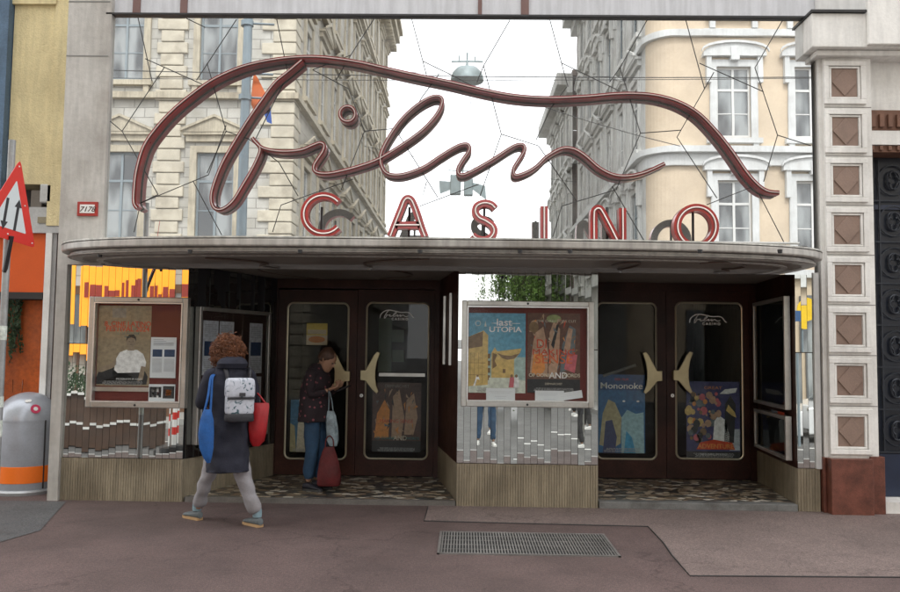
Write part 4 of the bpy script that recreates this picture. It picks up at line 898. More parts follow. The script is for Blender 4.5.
# ------------------------------------------------------------------ litter bin
q = G(28, 497, 0); rb_ = .30; bc = Vector((X(26.5, q.y+rb_+.02, 450), q.y+rb_+.02, 0))
t = thing('litter_bin', bc, 'rounded grey litter bin with an orange band beside the cinema pier', 'bin')
zb1 = .78
M_bin = mat('bin_grey', (.38,.41,.46), .32, metal=.3, var=.08, stain=.15, coat=.2)
mb = MB(); mb.lathe([(rb_-.005,.05),(rb_,.07),(rb_,zb1)], bc, 48); mb.build('bin_body', M_bin, t, smooth=True)
zt_ = Z(392, 28, bc.y)
mb = MB(); mb.lathe([(rb_+.004,zb1-.01),(rb_+.004,zb1+.02)]+[(rb_*math.cos(R(a)), zb1+.02+(zt_-zb1-.02)*math.sin(R(a))) for a in range(8, 90, 8)]+[(.01, zt_)], bc, 48); mb.build('dome_lid', M_bin, t, smooth=True)
z1_, z0_ = Z(468, 28, q.y), Z(485, 28, q.y)
mb = MB(); mb.lathe([(rb_+.002,z0_),(rb_+.004,z0_+.002),(rb_+.004,z1_-.002),(rb_+.002,z1_)], bc, 48); mb.build('orange_band', mat('orange_band', (.85,.17,.01), .4, var=.04), t, smooth=True)
mb = MB(); mb.lathe([(rb_+.02,.0),(rb_+.025,.03),(rb_+.01,.05)], bc, 48); mb.build('foot_ring', mat('bin_foot', (.36,.37,.38), .4, metal=.4), t, smooth=True)
mb = MB()
for s_ in (-1, 1): a = R(-90 + s_*62); mb.tube([bc + Vector((rb_*1.01*math.cos(a), rb_*1.01*math.sin(a), z)) for z in (.06, zb1)], .008, 5)
mb.build('side_seam', M_dark, t)
def on_dome(ang, el, r, m, name, thick=.004):
    a = R(ang); e_ = R(el); hz = zt_-zb1-.02
    c = bc + Vector((rb_*math.cos(e_)*math.cos(a), rb_*math.cos(e_)*math.sin(a), zb1+.02+hz*math.sin(e_)))
    nrm = Vector((math.cos(e_)*math.cos(a)/rb_, math.cos(e_)*math.sin(a)/rb_, math.sin(e_)/hz)).normalized()
    u = nrm.cross(Vector((0,0,1))).normalized(); v = nrm.cross(u)
    mb = MB(); pts = [c + nrm*.003 + (u*math.cos(2*math.pi*i/20) + v*math.sin(2*math.pi*i/20))*r for i in range(20)]
    mb.prism(pts, nrm*thick); return mb.build(name, m, t)
on_dome(-48, 22, .05, mat('sticker_pink', (.5,.03,.09), .5), 'round_sticker'); on_dome(-48, 22, .022, M_white, 'round_sticker', .006); on_dome(-66, 42, .02, M_white, 'round_sticker'); on_dome(-60, 43, .02, M_white, 'round_sticker')
# ------------------------------------------------------------------ traffic sign
A = W(20.5, 159, -1.62); B = W(35.2, 248, -1.36); C_ = W(-24, 230, -1.9)
ctr = (A+B+C_)/3; nrm = (B-A).cross(C_-A).normalized(); 
if nrm.y > 0: nrm = -nrm
pole = Vector((X(1, -1.5, 400), -1.52, 0))
t = thing('traffic_sign', pole, 'red bordered triangular two-way traffic sign on a stickered grey pole at the left edge', 'road sign')
def tri(k, off, th, name, m, rnd_=.06):
    pts = []
    V = [ctr + (p-ctr)*k for p in (A, B, C_)]
    for i in range(3):
        p = V[i]; a = V[i-1]; b = V[(i+1) % 3]
        e0 = p + (a-p)*rnd_; e1 = p + (b-p)*rnd_
        pts += [e0, (e0+e1)/2*.5+p*.5, e1]
    mb = MB(); mb.prism([p + nrm*off for p in pts], -nrm*th); return mb.build(name, m, t)
tri(1.0, 0, .006, 'sign_plate', mat('sign_red', (.62,.03,.02), .4, var=.05)); tri(.60, .0015, .001, 'sign_face', mat('sign_white', (.62,.68,.70), .4, var=.03), .03)
up = ((A - (B+C_)/2)).normalized(); rt = up.cross(nrm).normalized()
if rt.x < 0: rt = -rt
up2 = (up*.96 + rt*.0).normalized()
def arrow(off_x, dirn, name='arrow'):
    mb = MB(); c = ctr + rt*off_x - up*.015 + nrm*.0030; s_ = dirn
    pl = [(-.013,-.13*s_),(.013,-.13*s_),(.013,.07*s_),(.035,.07*s_),(0,.14*s_),(-.035,.07*s_),(-.013,.07*s_)]
    mb.prism([c + rt*a + up*b for a, b in pl], -nrm*.001); mb.build(name, M_ink, t)
arrow(-.055, -1); arrow(.055, 1)
for p in [A, B, C_, (A+B)/2, (B+C_)/2]:
    mb = MB(); c = ctr + (p-ctr)*(.86 if p in (A,B,C_) else .8); mb.sphere(c + nrm*.002, .007, 8, 5); mb.build('rivet', M_white, t)
mb = MB(); mb.tube([pole, pole + Vector((0,0,3.35))], .03, 14); mb.build('pole', mat('galvanised', (.32,.33,.33), .5, metal=.4, stain=.3), t, smooth=True)
mb = MB(); mb.tube([pole + Vector((0,-.02,2.2)), ctr + Vector((0,.02,-.2))], .02, 6); mb.tube([pole + Vector((0,-.02,2.62)), ctr + Vector((0,.03,.12))], .02, 6); mb.build('bracket', M_dark, t)
for z, h_, in ((1.62,.12),(1.05,.09),(.8,.14)):
    mb = MB(); mb.lathe([(.0315,z),(.0315,z+h_)], pole, 14); mb.build('sticker', mat('sticker_pale', (.55,.6,.55), .6, var=.3, scale=30), t)

# ------------------------------------------------------------------ people
def skin_geo(J, E, levels=2, root=None):
    names = list(J); me = bpy.data.meshes.new('s'); me.from_pydata([J[n][:3] for n in names], [(names.index(a), names.index(b)) for a, b in E], [])
    o = bpy.data.objects.new('s', me); col.objects.link(o)
    o.modifiers.new('skin', 'SKIN')
    for i, n in enumerate(names):
        sv = me.skin_vertices[0].data[i]; r = J[n][3]; sv.radius = (r, r if len(J[n]) < 5 else J[n][4]); sv.use_root = (n == (root or names[0]))
    s_ = o.modifiers.new('sub', 'SUBSURF'); s_.levels = levels; s_.render_levels = levels
    dg = bpy.context.evaluated_depsgraph_get(); m2 = bpy.data.meshes.new_from_object(o.evaluated_get(dg))
    vs = [v.co.copy() for v in m2.vertices]; fs = [tuple(p.vertices) for p in m2.polygons]
    bpy.data.objects.remove(o); bpy.data.meshes.remove(me); bpy.data.meshes.remove(m2)
    return vs, fs
V3 = Vector
def hand(mb, wrist, d, n, s=1.0, curl=.5, thumb=1):      # d: pointing direction, n: palm normal; five fingers of their own length
    d = d.normalized(); n = (n - d*n.dot(d)).normalized(); u = d.cross(n)
    fs = [('p0', 'p1')]
    rings = []
    for t_, w_, th in ((0,.026,.018),(.03,.034,.017),(.06,.041,.015),(.085,.040,.013)):
        rings.append((wrist + d*t_*s, w_*s, th*s))
    vs = []; f = []; nn = 12
    for c, a, b in rings:
        for j in range(nn): q = 2*math.pi*j/nn; vs.append(c + u*math.cos(q)*a + n*math.sin(q)*b)
    for i in range(3):
        for j in range(nn): f.append((i*nn+j, i*nn+(j+1) % nn, (i+1)*nn+(j+1) % nn, (i+1)*nn+j))
    f += [tuple(range(nn))[::-1], tuple(3*nn+j for j in range(nn))]
    mb.add(vs, f)
    for k, L_ in enumerate((.062,.078,.083,.074)):
        b0 = wrist + d*.078*s + u*(-.029+.0195*k)*s*-thumb*-1
        a = curl*(.8+.15*k); pts = [b0]; ang = a*.6; dd = d
        for seg in (.42,.32,.26):
            dd = d*math.cos(ang) + n*math.sin(ang); pts.append(pts[-1] + dd*L_*seg*s); ang += a*.9
        mb.tube(pts, .0095*s, 7, taper=[1,.95,.85,.6])
    b0 = wrist + d*.025*s + u*(.028*thumb)*s; mb.tube([b0, b0 + (d*.5 + u*thumb*.8 + n*.2).normalized()*.035*s, b0 + (d*.5 + u*thumb*.8 + n*.2).normalized()*.035*s + (d*.85 + u*thumb*.2 + n*.5).normalized()*.032*s], .0115*s, 7, taper=[1.1,.95,.65])
def head(mb, c, yaw, pitch, s=1.0):                       # c = centre of the skull; yaw 0 faces -y
    M = Matrix.Translation(c) @ Matrix.Rotation(yaw, 4, 'Z') @ Matrix.Rotation(pitch, 4, 'X')
    prof = [(-.118,.030,.026,-.052),(-.110,.045,.040,-.045),(-.092,.056,.062,-.028),(-.06,.066,.082,-.012),(-.02,.072,.092,-.002),(.02,.075,.096,.002),(.06,.072,.092,.005),(.09,.058,.074,.008),(.108,.036,.048,.008),(.116,.010,.014,.008)]
    n = 20; vs = []; f = []
    for z, rx, ry, yo in prof:
        for j in range(n):
            a = 2*math.pi*j/n; vs.append(M @ V3((rx*math.cos(a)*s, (yo + ry*math.sin(a))*s, z*s)))
    for i in range(len(prof)-1):
        for j in range(n): f.append((i*n+j, i*n+(j+1) % n, (i+1)*n+(j+1) % n, (i+1)*n+j))
    f += [tuple(range(n))[::-1], tuple((len(prof)-1)*n+j for j in range(n))]
    mb.add(vs, f)
    w = lambda x, y, z: M @ V3((x*s, y*s, z*s))
    mb.add([w(-.012,-.088,.012), w(.012,-.088,.012), w(.019,-.086,-.032), w(-.019,-.086,-.032), w(0,-.116,-.028), w(0,-.095,.012)], [(0,5,4,3),(5,1,2,4),(3,4,2)])
    for sx in (-1, 1): mb.sphere(w(sx*.076, .008, -.01), .026*s, 8, 6, (.35,.8,1.15))
    mb.sphere(w(0,-.083,-.062), .02*s, 8, 5, (1.1,.5,.35))
    return M
M_skin = mat('skin', (.30,.17,.11), .5, var=.06)
def face_bits(par, M, s=1.0):
    w = lambda x, y, z: M @ V3((x*s, y*s, z*s)); mb = MB()
    for sx in (-1, 1): mb.sphere(w(sx*.03, -.086, .006), .011*s, 8, 5, (1.2,.6,.6))
    mb.build('eyes', M_ink, par, smooth=True)
def curls(name, c, r, n, m, par, rnd, squash=(1,1,1), size=.03, hide=None):
    mb = MB(); mb.sphere(c, r*.84, 18, 12, squash)
    for _ in range(n):
        v = V3((rnd.gauss(0,1), rnd.gauss(0,1), rnd.gauss(0,1))).normalized()
        if hide is not None and v.dot(hide) > .55: continue
        lump = .95 + .13*noise.noise(v*2.1) + .10*noise.noise(v*5.3) + (.16 if rnd.random() < .05 else 0)
        b = V3(c) + V3((v.x*squash[0], v.y*squash[1], v.z*squash[2]))*r*rnd.uniform(.80,1.05)*lump
        u = v.cross(V3((rnd.random(), rnd.random(), rnd.random()))).normalized(); w_ = v.cross(u); k = size*rnd.uniform(.5,1.1); ph = rnd.uniform(0,6)
        pts = [b + v*(k*.35*math.sin(q*1.3)+q*.004) + (u*math.cos(ph+q)*k*.45 + w_*math.sin(ph+q)*k*.45) for q in (0,.9,1.8,2.7,3.6,4.5)]
        mb.tube(pts, .0027, 4, taper=[.7,1,1,1,.8,.3])
    return mb.build(name, m, par, smooth=True)
def shoe(mb, heel, d, s=1.0, sole=None):
    d = V3((d[0], d[1], 0)).normalized(); yaw = math.atan2(d.y, d.x); r = []
    for t_, w_, h_ in ((-.01,.024,.05),(.0,.034,.075),(.06,.037,.085),(.12,.041,.065),(.19,.046,.05),(.245,.038,.036),(.265,.018,.022)):
        r.append((t_*s, w_*s, h_*s))
    n = 12; vs = []; f = []; u = V3((-d.y, d.x, 0))
    for t_, w_, h_ in r:
        for j in range(n):
            a = 2*math.pi*j/n; vs.append(V3(heel) + d*t_ + u*math.cos(a)*w_ + V3((0,0,.014 + h_/2 + math.sin(a)*h_/2)))
    for i in range(len(r)-1):
        for j in range(n): f.append((i*n+j, i*n+(j+1) % n, (i+1)*n+(j+1) % n, (i+1)*n+j))
    f += [tuple(range(n))[::-1], tuple((len(r)-1)*n+j for j in range(n))]
    mb.add(vs, f)
    out = [(t_, w_*1.08) for t_, w_, h_ in r]
    poly = [V3(heel) + d*t_ + u*w_ for t_, w_ in out] + [V3(heel) + d*t_ - u*w_ for t_, w_ in out[::-1]]
    sole.prism([p + V3((0,0,.002)) for p in poly], (0,0,.022))
def add_person(name_label, base, fwd, P, mats, parts_extra=None, hair=None, hs=1.0, coat=None, group=None, lowdetail=False):
    """P: joint positions in world space."""
    def dens(rg, k=5):
        out = []
        for i in range(len(rg)-1):
            a, b = rg[i], rg[i+1]
            for j in range(k): f = j/k; out.append((a[0].lerp(b[0], f), a[1]+(b[1]-a[1])*f, a[2]+(b[2]-a[2])*f, a[3]))
        return out + [rg[-1]]
    def crease(mb, amp, fr):
        o = []
        for v in mb.v:
            q = V3(v); d = noise.noise_vector(V3((q.x*fr, q.y*fr, q.z*fr*1.8)))*amp + noise.noise_vector(q*fr*2.6)*amp*.4; o.append(tuple(q+d))
        mb.v = o
    t = thing('person', base, name_label, 'person', group)
    B = MB()
    J = {k: (*P[k], r) for k, r in (('pelvis',.10),('belly',.10),('chest',.115),('neckb',.055),('neck',.045),('hipL',.075),('kneeL',.05),('ankL',.034),('hipR',.075),('kneeR',.05),('ankR',.034),('shL',.05),('elL',.036),('wrL',.024),('shR',.05),('elR',.036),('wrR',.024))}
    E = [('pelvis','belly'),('belly','chest'),('chest','neckb'),('neckb','neck'),('pelvis','hipL'),('hipL','kneeL'),('kneeL','ankL'),('pelvis','hipR'),('hipR','kneeR'),('kneeR','ankR'),('chest','shL'),('shL','elL'),('elL','wrL'),('chest','shR'),('shR','elR'),('elR','wrR')]
    vs, fs = skin_geo(J, E, 2, 'pelvis'); B.add(vs, fs)
    hM = head(B, P['head'], P['hyaw'], P['hpitch'], hs)
    for sd in ('L', 'R'):
        d = (P['wr'+sd] - P['el'+sd]).normalized() if 'hd'+sd not in P else P['hd'+sd]
        hand(B, P['wr'+sd], d, P.get('hn'+sd, V3((0,0,-1))), 1.0, P.get('curl', .6), 1 if sd == 'L' else -1)
    body = B.build('body', M_skin, t, smooth=True)
    face_bits(t, hM, hs)
    # trousers
    J = {k: (*P[k], r) for k, r in (('pelvis',.125),('hipL',.10),('kneeL',.072),('cuffL',.062),('hipR',.10),('kneeR',.072),('cuffR',.062))} if 'cuffL' in P else None
    J = {'pelvis': (*P['pelvis'], .125), 'waist': (*(P['pelvis']+V3((0,0,.1))), .12)}
    for sd in 'LR':
        J['hip'+sd] = (*P['hip'+sd], P.get('hr', .105)); J['kn'+sd] = (*P['knee'+sd], .080); 
        J['mid'+sd] = (*((P['knee'+sd]+P['ank'+sd])/2), .066); J['cf'+sd] = (*(P['ank'+sd]*.93+P['knee'+sd]*.07), .061)
    E = [('pelvis','waist')] + [(a+sd if a != 'pelvis' else a, b+sd) for sd in 'LR' for a, b in (('pelvis','hip'),('hip','kn'),('kn','mid'),('mid','cf'))]
    vs, fs = skin_geo(J, E, 2, 'pelvis'); mb = MB(); mb.add(vs, fs); crease(mb, .014, 7); mb.build('trousers', mats['trousers'], t, smooth=True)
    # jacket: body loft and sleeves in one mesh
    mb = MB(); mb.loft(dens(coat), 48, True, .022)
    for sd in 'LR':
        s0 = P['chest']*.45 + P['sh'+sd]*.55
        J = {'a': (*s0, .075), 'b': (*P['sh'+sd], .072), 'm': (*((P['sh'+sd]+P['el'+sd])/2), .062), 'c': (*P['el'+sd], .056), 'd': (*(P['wr'+sd]*.92+P['el'+sd]*.08), .043)}
        vs, fs = skin_geo(J, [('a','b'),('b','m'),('m','c'),('c','d')], 2, 'a'); mb.add(vs, fs)
    crease(mb, .011, 6); mb.build('coat', mats['coat'], t, smooth=True)
    for sd in 'LR':
        mb, so_ = MB(), MB(); fd = P['foot'+sd]; shoe(mb, V3((P['ank'+sd].x, P['ank'+sd].y, P.get('fz', 0)+P.get('lift'+sd, 0))) - V3((fd[0],fd[1],0)).normalized()*.05, fd, .9, so_)
        s_ = mb.build('shoe', mats['shoes'], t, smooth=True); so_.build('sole', mats.get('sole', M_white), s_)
    return t, hM
# walking woman
Yw = -1.22
fw = V3((-.45, .89, 0)).normalized(); rt_ = V3((fw.y, -fw.x, 0)); cw = W(229, 420, Yw); cw = V3((cw.x, Yw, 0)); yawc = math.atan2(rt_.y, rt_.x)
aL = G(195.5, 520.5, .0); aR = G(256, 527.5, 0)
aL = V3((aL.x, aL.y+.03, .085)); aR = V3((aR.x, aR.y+.03, .085))
at = lambda r_, f_, z: cw + rt_*r_ + fw*f_ + V3((0,0,z))
P = dict(pelvis=at(0,0,.92), belly=at(0,.0,1.08), chest=at(0,.01,1.30), neckb=at(0,.02,1.42), neck=at(-.01,.04,1.49), head=at(-.02,.06,1.54), hyaw=math.atan2(-fw.x, fw.y)+math.pi+.5, hpitch=-.05,
  hipL=at(-.07,.02,.86), hipR=at(.07,-.02,.86), kneeL=(at(-.05,.05,.86)+aL)/2+V3((.0,.03,.02)), kneeR=(at(.02,0,.86)+aR)/2+V3((-.02,.0,.0)), ankL=aL, ankR=aR,
  shL=at(-.17,.0,1.36), shR=at(.17,.0,1.36), elL=at(-.25,.02,1.08), elR=at(.22,.02,1.09), wrL=at(-.17,.22,1.08), wrR=at(.20,.24,1.06), footL=(-.8,.6), footR=(-.72,.62), hr=.085, hdL=V3((.2,.9,.1)), hnL=V3((1,0,0)), hnR=V3((-1,0,0)), curl=.9)
coat = [(at(.0,-.01,.50),.180,.15,yawc), (at(0,-.01,.51),.185,.155,yawc), (at(0,0,.62),.181,.152,yawc), (at(0,.01,.72),.182,.15,yawc), (at(0,0,.85),.172,.138,yawc), (at(.005,0,.95),.168,.13,yawc), (at(0,0,1.1),.175,.13,yawc), (at(0,0,1.25),.20,.13,yawc), (at(0,0,1.35),.195,.115,yawc), (at(0,0,1.405),.135,.10,yawc), (at(0,0,1.44),.095,.095,yawc), (at(0,-.01,1.47),.085,.09,yawc)]
M_coat = mat('navy_wool', (.010,.011,.022), .85, var=.2, scale=6, bump=.3, bscale=120)
M_greyt = mat('pale_grey_cotton', (.29,.28,.295), .85, var=.1, scale=8, bump=.4, bscale=25, stain=.15)
t, hM = add_person('woman with curly auburn hair in long navy coat and pale grey trousers, walking left', (cw.x, cw.y, 0), fw, P, dict(trousers=M_greyt, coat=M_coat, shoes=mat('grey_sneaker', (.10,.115,.12), .7, var=.3, scale=20), sole=mat('tan_sole', (.40,.25,.12), .7)), coat=coat)
mb = MB(); mb.loft([(at(0,-.055,1.40),.13,.075,yawc), (at(0,-.075,1.44),.135,.085,yawc), (at(0,-.07,1.475),.115,.075,yawc), (at(0,-.05,1.50),.08,.05,yawc)], 18, True, .04); mb.build('hood', M_coat, t, smooth=True)
rnd = random.Random(4)
curls('hair', P['head'] + V3((.0,.0,-.005)) - fw*.015, .142, 3400, mat('auburn_hair', (.13,.045,.016), .6, var=.45, scale=20), t, rnd, (1.0,.98,1.10), .04, hide=V3((fw.x-.4, fw.y, -.35)).normalized())
for a in (aL, aR):
    mb = MB(); mb.lathe([(.040,.0),(.042,.03),(.040,.07)], (a.x, a.y, .085), 12); mb.build('sock', mat('pale_blue_sock', (.20,.29,.33), .8), t, smooth=True)
# backpack
def splotch_mat():
    m, nt, b = new_mat('splashed_white_nylon'); N = nt.nodes; L = nt.links
    tc = N.new('ShaderNodeTexCoord'); n = N.new('ShaderNodeTexNoise'); n.inputs['Scale'].default_value = 19; n.inputs['Detail'].default_value = 3; n.inputs['Distortion'].default_value = 1.8
    L.new(tc.outputs['Object'], n.inputs['Vector']); r = N.new('ShaderNodeValToRGB'); e = r.color_ramp.elements
    e[0].position = .0; e[0].color = (.02,.05,.06,1); e[1].position = .40; e[1].color = (.42,.44,.50,1); q = e.new(.355); q.color = (.04,.09,.11,1); q = e.new(.75); q.color = (.50,.52,.58,1)
    L.new(n.outputs['Fac'], r.inputs['Fac']); L.new(r.outputs['Color'], b.inputs['Base Color']); b.inputs['Roughness'].default_value = .6; return m
M_bp = splotch_mat()
bpM = Matrix.Translation(at(.045,-.205,1.12)) @ Matrix.Rotation(yawc, 4, 'Z')
t = thing('backpack', at(.045,-.205,1.12), 'white backpack splashed with dark teal marks on the walking woman', 'backpack')
def rbox(w, d, z0, z1, taper=1.0, n=28, pw=4.5, off=(0,0)):
    mb = MB(); rg = []
    for k, (f, s_) in enumerate(((0,.86),(.04,.96),(.12,1),(.5,1),(.85,.97*taper),(.95,.9*taper),(1,.74*taper))): rg.append((V3((off[0], off[1], z0+(z1-z0)*f)), w/2*s_, d/2*s_, 0, pw))
    mb.loft(rg, n); mb.v = [tuple(bpM @ (V3(v)*.92)) for v in mb.v]; return mb
rbox(.265,.15,-.19,-.105).build('base_panel', mat('black_nylon', (.015,.015,.02), .6, bump=.3), t, smooth=True)
rbox(.26,.145,-.125,.17).build('pack_body', M_bp, t, smooth=True)
rbox(.27,.165,.035,.215).build('flap', M_bp, t, smooth=True)
mb = rbox(.262,.02,.02,.04,off=(0,-.075)); mb.build('flap_seam', MATS['black_nylon'], t, smooth=True)
mb = MB(); mb.box(-.02,.03,-.094,-.083,.045,.075, bpM); mb.build('buckle', M_ink, t)
mb = MB()
for sx in (-.09, .09): mb.tube(smooth_path([bpM @ V3((sx,.06,.16)), bpM @ V3((sx*1.15,.10,.26)), bpM @ V3((sx*1.3,.24,.255)), bpM @ V3((sx*1.6,.33,.12)), bpM @ V3((sx*1.7,.30,-.08))], 5), .018, 6)
mb.build('shoulder_strap', MATS['black_nylon'], t, smooth=True)
# blue tote bag at the left shoulder
bl_ = mat('blue_cloth', (.008,.075,.26), .75, var=.2, scale=8, bump=.5, bscale=30)
s0 = W(211, 377, Yw-.18); s1 = W(204.5, 411, Yw-.25); s2 = W(210.5, 411, Yw-.25)
t = thing('shoulder_bag', W(207, 462, Yw-.25), 'limp blue cloth bag hanging from left shoulder of the walking woman', 'bag')
rg = []
for py, cx, hw, dd in ((463,208.5,1.6,.012),(458,207.5,4,.028),(448,206.3,6.6,.04),(434,206,7.4,.045),(420,207,6.2,.04),(412,207.5,4.2,.025),(409.5,207.7,3.2,.015)):
    q = W(cx, py, Yw-.25); rg.append((q, hw/113, dd, .25, 2.4))
mb = MB(); mb.loft(rg, 18, True, .05); mb.build('bag_body', bl_, t, smooth=True)
mb = MB(); mb.tube(smooth_path([s1, W(208.3, 395, Yw-.24), s0, s0+V3((.01,.12,.01))], 5), .010, 6); mb.tube(smooth_path([s2, W(211.5, 395, Yw-.22), s0+V3((.012,.01,.0)), s0+V3((.02,.12,.01))], 5), .010, 6); mb.build('strap', bl_, t, smooth=True)
# red bag on her right arm
rd = mat('red_nylon', (.30,.006,.010), .5, var=.2, scale=8, bump=.4, bscale=25)
t = thing('hand_bag', W(258, 445, Yw+.05), 'bright red bag hanging on the right arm of the walking woman', 'bag')
rg = []
for py, cx, hw, dd in ((446,256,3.5,.03),(441,257,7,.055),(430,257.5,8.8,.07),(416,258.5,9.6,.065),(406,259.5,9.8,.045),(403,259.8,9.0,.03)):
    q = W(cx, py, Yw+.05); rg.append((q, hw/110, dd, .1, 2.6))
mb = MB(); mb.loft(rg, 18, True, .035); mb.build('bag_body', rd, t, smooth=True)
mb = MB(); a = W(253, 404, Yw+.05); b_ = W(266, 404, Yw+.05); mb.tube(smooth_path([a, W(252, 392, Yw+.06), P['elR']+V3((0,.08,.03)), W(257, 393, Yw+.08), b_], 5), .008, 6); mb.build('strap', rd, t, smooth=True)
# standing person in the doorway
Yd = .55; fz = .05
fw = V3((.93, -.30, 0)).normalized(); rt_ = V3((fw.y, -fw.x, 0)); c0 = W(315.5, 450, Yd); cw2 = V3((c0.x, Yd, fz)); yawc = math.atan2(rt_.y, rt_.x)
at2 = lambda r_, f_, z: cw2 + rt_*r_ + fw*f_ + V3((0,0,z))
P = dict(pelvis=at2(0,-.02,.86), belly=at2(0,-.01,1.0), chest=at2(0,.0,1.22), neckb=at2(0,.03,1.33), neck=at2(0,.07,1.375), head=at2(0,.12,1.41), hyaw=math.atan2(-fw.x, fw.y)+math.pi, hpitch=.55,
  hipL=at2(-.08,-.02,.82), hipR=at2(.08,-.02,.82), kneeL=at2(-.08,.02,.46), kneeR=at2(.08,.0,.46), ankL=at2(-.08,-.02,.085), ankR=at2(.08,-.04,.085), fz=fz,
  shL=at2(-.16,.0,1.28), shR=at2(.16,.0,1.28), elL=at2(-.20,.02,1.02), elR=at2(.20,.03,1.02), wrL=at2(-.08,.19,1.10), wrR=at2(.09,.19,1.09), footL=(fw.x, fw.y), footR=(fw.x, fw.y-.15), curl=.8, hnL=V3((0,0,1)), hnR=V3((0,0,1)))
P['hyaw'] = math.atan2(fw.x, -fw.y)
coat = [(at2(0,-.02,.74),.20,.155,yawc), (at2(0,-.02,.75),.21,.165,yawc), (at2(0,-.02,.95),.205,.16,yawc), (at2(0,-.01,1.1),.20,.15,yawc), (at2(0,0,1.22),.19,.13,yawc), (at2(0,0,1.29),.165,.11,yawc), (at2(0,.02,1.34),.10,.085,yawc), (at2(0,.03,1.37),.07,.07,yawc)]
def floral_mat():
    m, nt, b = new_mat('dark_floral_cloth'); N = nt.nodes; L = nt.links
    tc = N.new('ShaderNodeTexCoord'); n = N.new('ShaderNodeTexVoronoi'); n.inputs['Scale'].default_value = 17; L.new(tc.outputs['Object'], n.inputs['Vector'])
    r = N.new('ShaderNodeValToRGB'); e = r.color_ramp.elements; e[0].position = .18; e[0].color = (.20,.06,.075,1); e[1].position = .27; e[1].color = (.016,.009,.013,1)
    L.new(n.outputs['Distance'], r.inputs['Fac']); L.new(r.outputs['Color'], b.inputs['Base Color']); b.inputs['Roughness'].default_value = .85; return m
t, hM = add_person('person in dark floral jacket and blue jeans looking at a phone in the left doorway', (cw2.x, cw2.y, fz), fw, P, dict(trousers=mat('blue_denim', (.02,.055,.11), .85, var=.2, scale=8, bump=.4, bscale=40), coat=floral_mat(), shoes=mat('dark_shoe', (.02,.02,.03), .6), sole=mat('dark_sole', (.05,.05,.05), .7)), coat=coat)
w_ = lambda x, y, z: hM @ V3((x, y, z))
mb = MB(); prof = [(-.03,.078,.06,.05),(.0,.084,.08,.035),(.03,.086,.094,.018),(.07,.080,.096,.012),(.10,.062,.078,.010),(.122,.035,.045,.010),(.13,.01,.012,.01)]
n = 20; vs = []; f = []
for z, rx, ry, yo in prof:
    for j in range(n): a = 2*math.pi*j/n; k = 1+.03*math.sin(a*7+z*60); vs.append(w_(rx*math.cos(a)*k, yo + ry*math.sin(a)*k, z+.012*math.sin(a)))
for i in range(len(prof)-1):
    for j in range(n): f.append((i*n+j, i*n+(j+1) % n, (i+1)*n+(j+1) % n, (i+1)*n+j))
f += [tuple(range(n))[::-1], tuple((len(prof)-1)*n+j for j in range(n))]
mb.add(vs, f); mb.build('hair', mat('short_brown_hair', (.05,.022,.012), .6, var=.4, scale=40), t, smooth=True)
mid = (P['wrL']+P['wrR'])/2 + fw*.14 + V3((0,0,.01))
pM = Matrix.Translation(mid) @ Matrix.Rotation(math.atan2(fw.y, fw.x), 4, 'Z') @ Matrix.Rotation(R(-25), 4, 'Y')
mb = MB(); mb.box(-.075,.075,-.038,.038,-.005,.004, pM); ph = mb.build('phone', M_ink, bevel=.003); tag(ph, 'dark flat phone held in both hands by the person in the doorway', 'phone')
# bags by the doorway person
t = thing('shopping_bag', W(329, 485, .42), 'dark red sagging bag standing on the mosaic floor at the doorway', 'bag')
rg = []
for py, cx, hw, dd in ((485.5,328.5,10.5,.07),(484,328.5,11.5,.08),(474,329,11.5,.08),(462,329,9.5,.065),(452,329,6.5,.04),(447,329.5,4.5,.02)):
    q = W(cx, py, .42); q.z = max(q.z, fz+.002); rg.append((q, hw/91, dd, .1, 3))
mb = MB(); mb.loft(rg, 20, True, .04); mb.build('bag_body', mat('dark_red_cloth', (.09,.006,.007), .7, var=.25, scale=8, bump=.5, bscale=25), t, smooth=True)
mb = MB(); a = W(325.5, 448, .42); b_ = W(333.5, 448, .42); mb.tube(smooth_path([a, W(326,440,.42), W(329.5,436,.42), W(333,440,.42), b_], 5), .007, 6); mb.build('handle', MATS['dark_red_cloth'], t, smooth=True)
t = thing('carrier_bag', W(332, 445, .5), 'pale blue and white plastic carrier bag hanging above the dark red bag', 'bag')
rg = []
for py, cx, hw, dd in ((446,333,4,.03),(440,332.5,6,.045),(428,332,6,.045),(416,331,5,.035),(411,330.5,3.5,.02)):
    q = W(cx, py, .50); rg.append((q, hw/91, dd, .1, 2.6))
mb = MB(); mb.loft(rg, 16, True, .06); mb.build('bag_body', mat('white_blue_plastic', (.24,.31,.35), .4, var=.5, scale=14, bump=.5, bscale=30), t, smooth=True)
mb = MB(); mb.tube(smooth_path([W(328.5,411,.5), W(329,402,.5), P['wrR']+V3((0,0,-.02))], 4), .006, 5); mb.tube(smooth_path([W(333,411,.5), W(332,402,.5), P['wrR']+V3((.01,0,-.02))], 4), .006, 5); mb.build('handle', MATS['white_blue_plastic'], t, smooth=True)
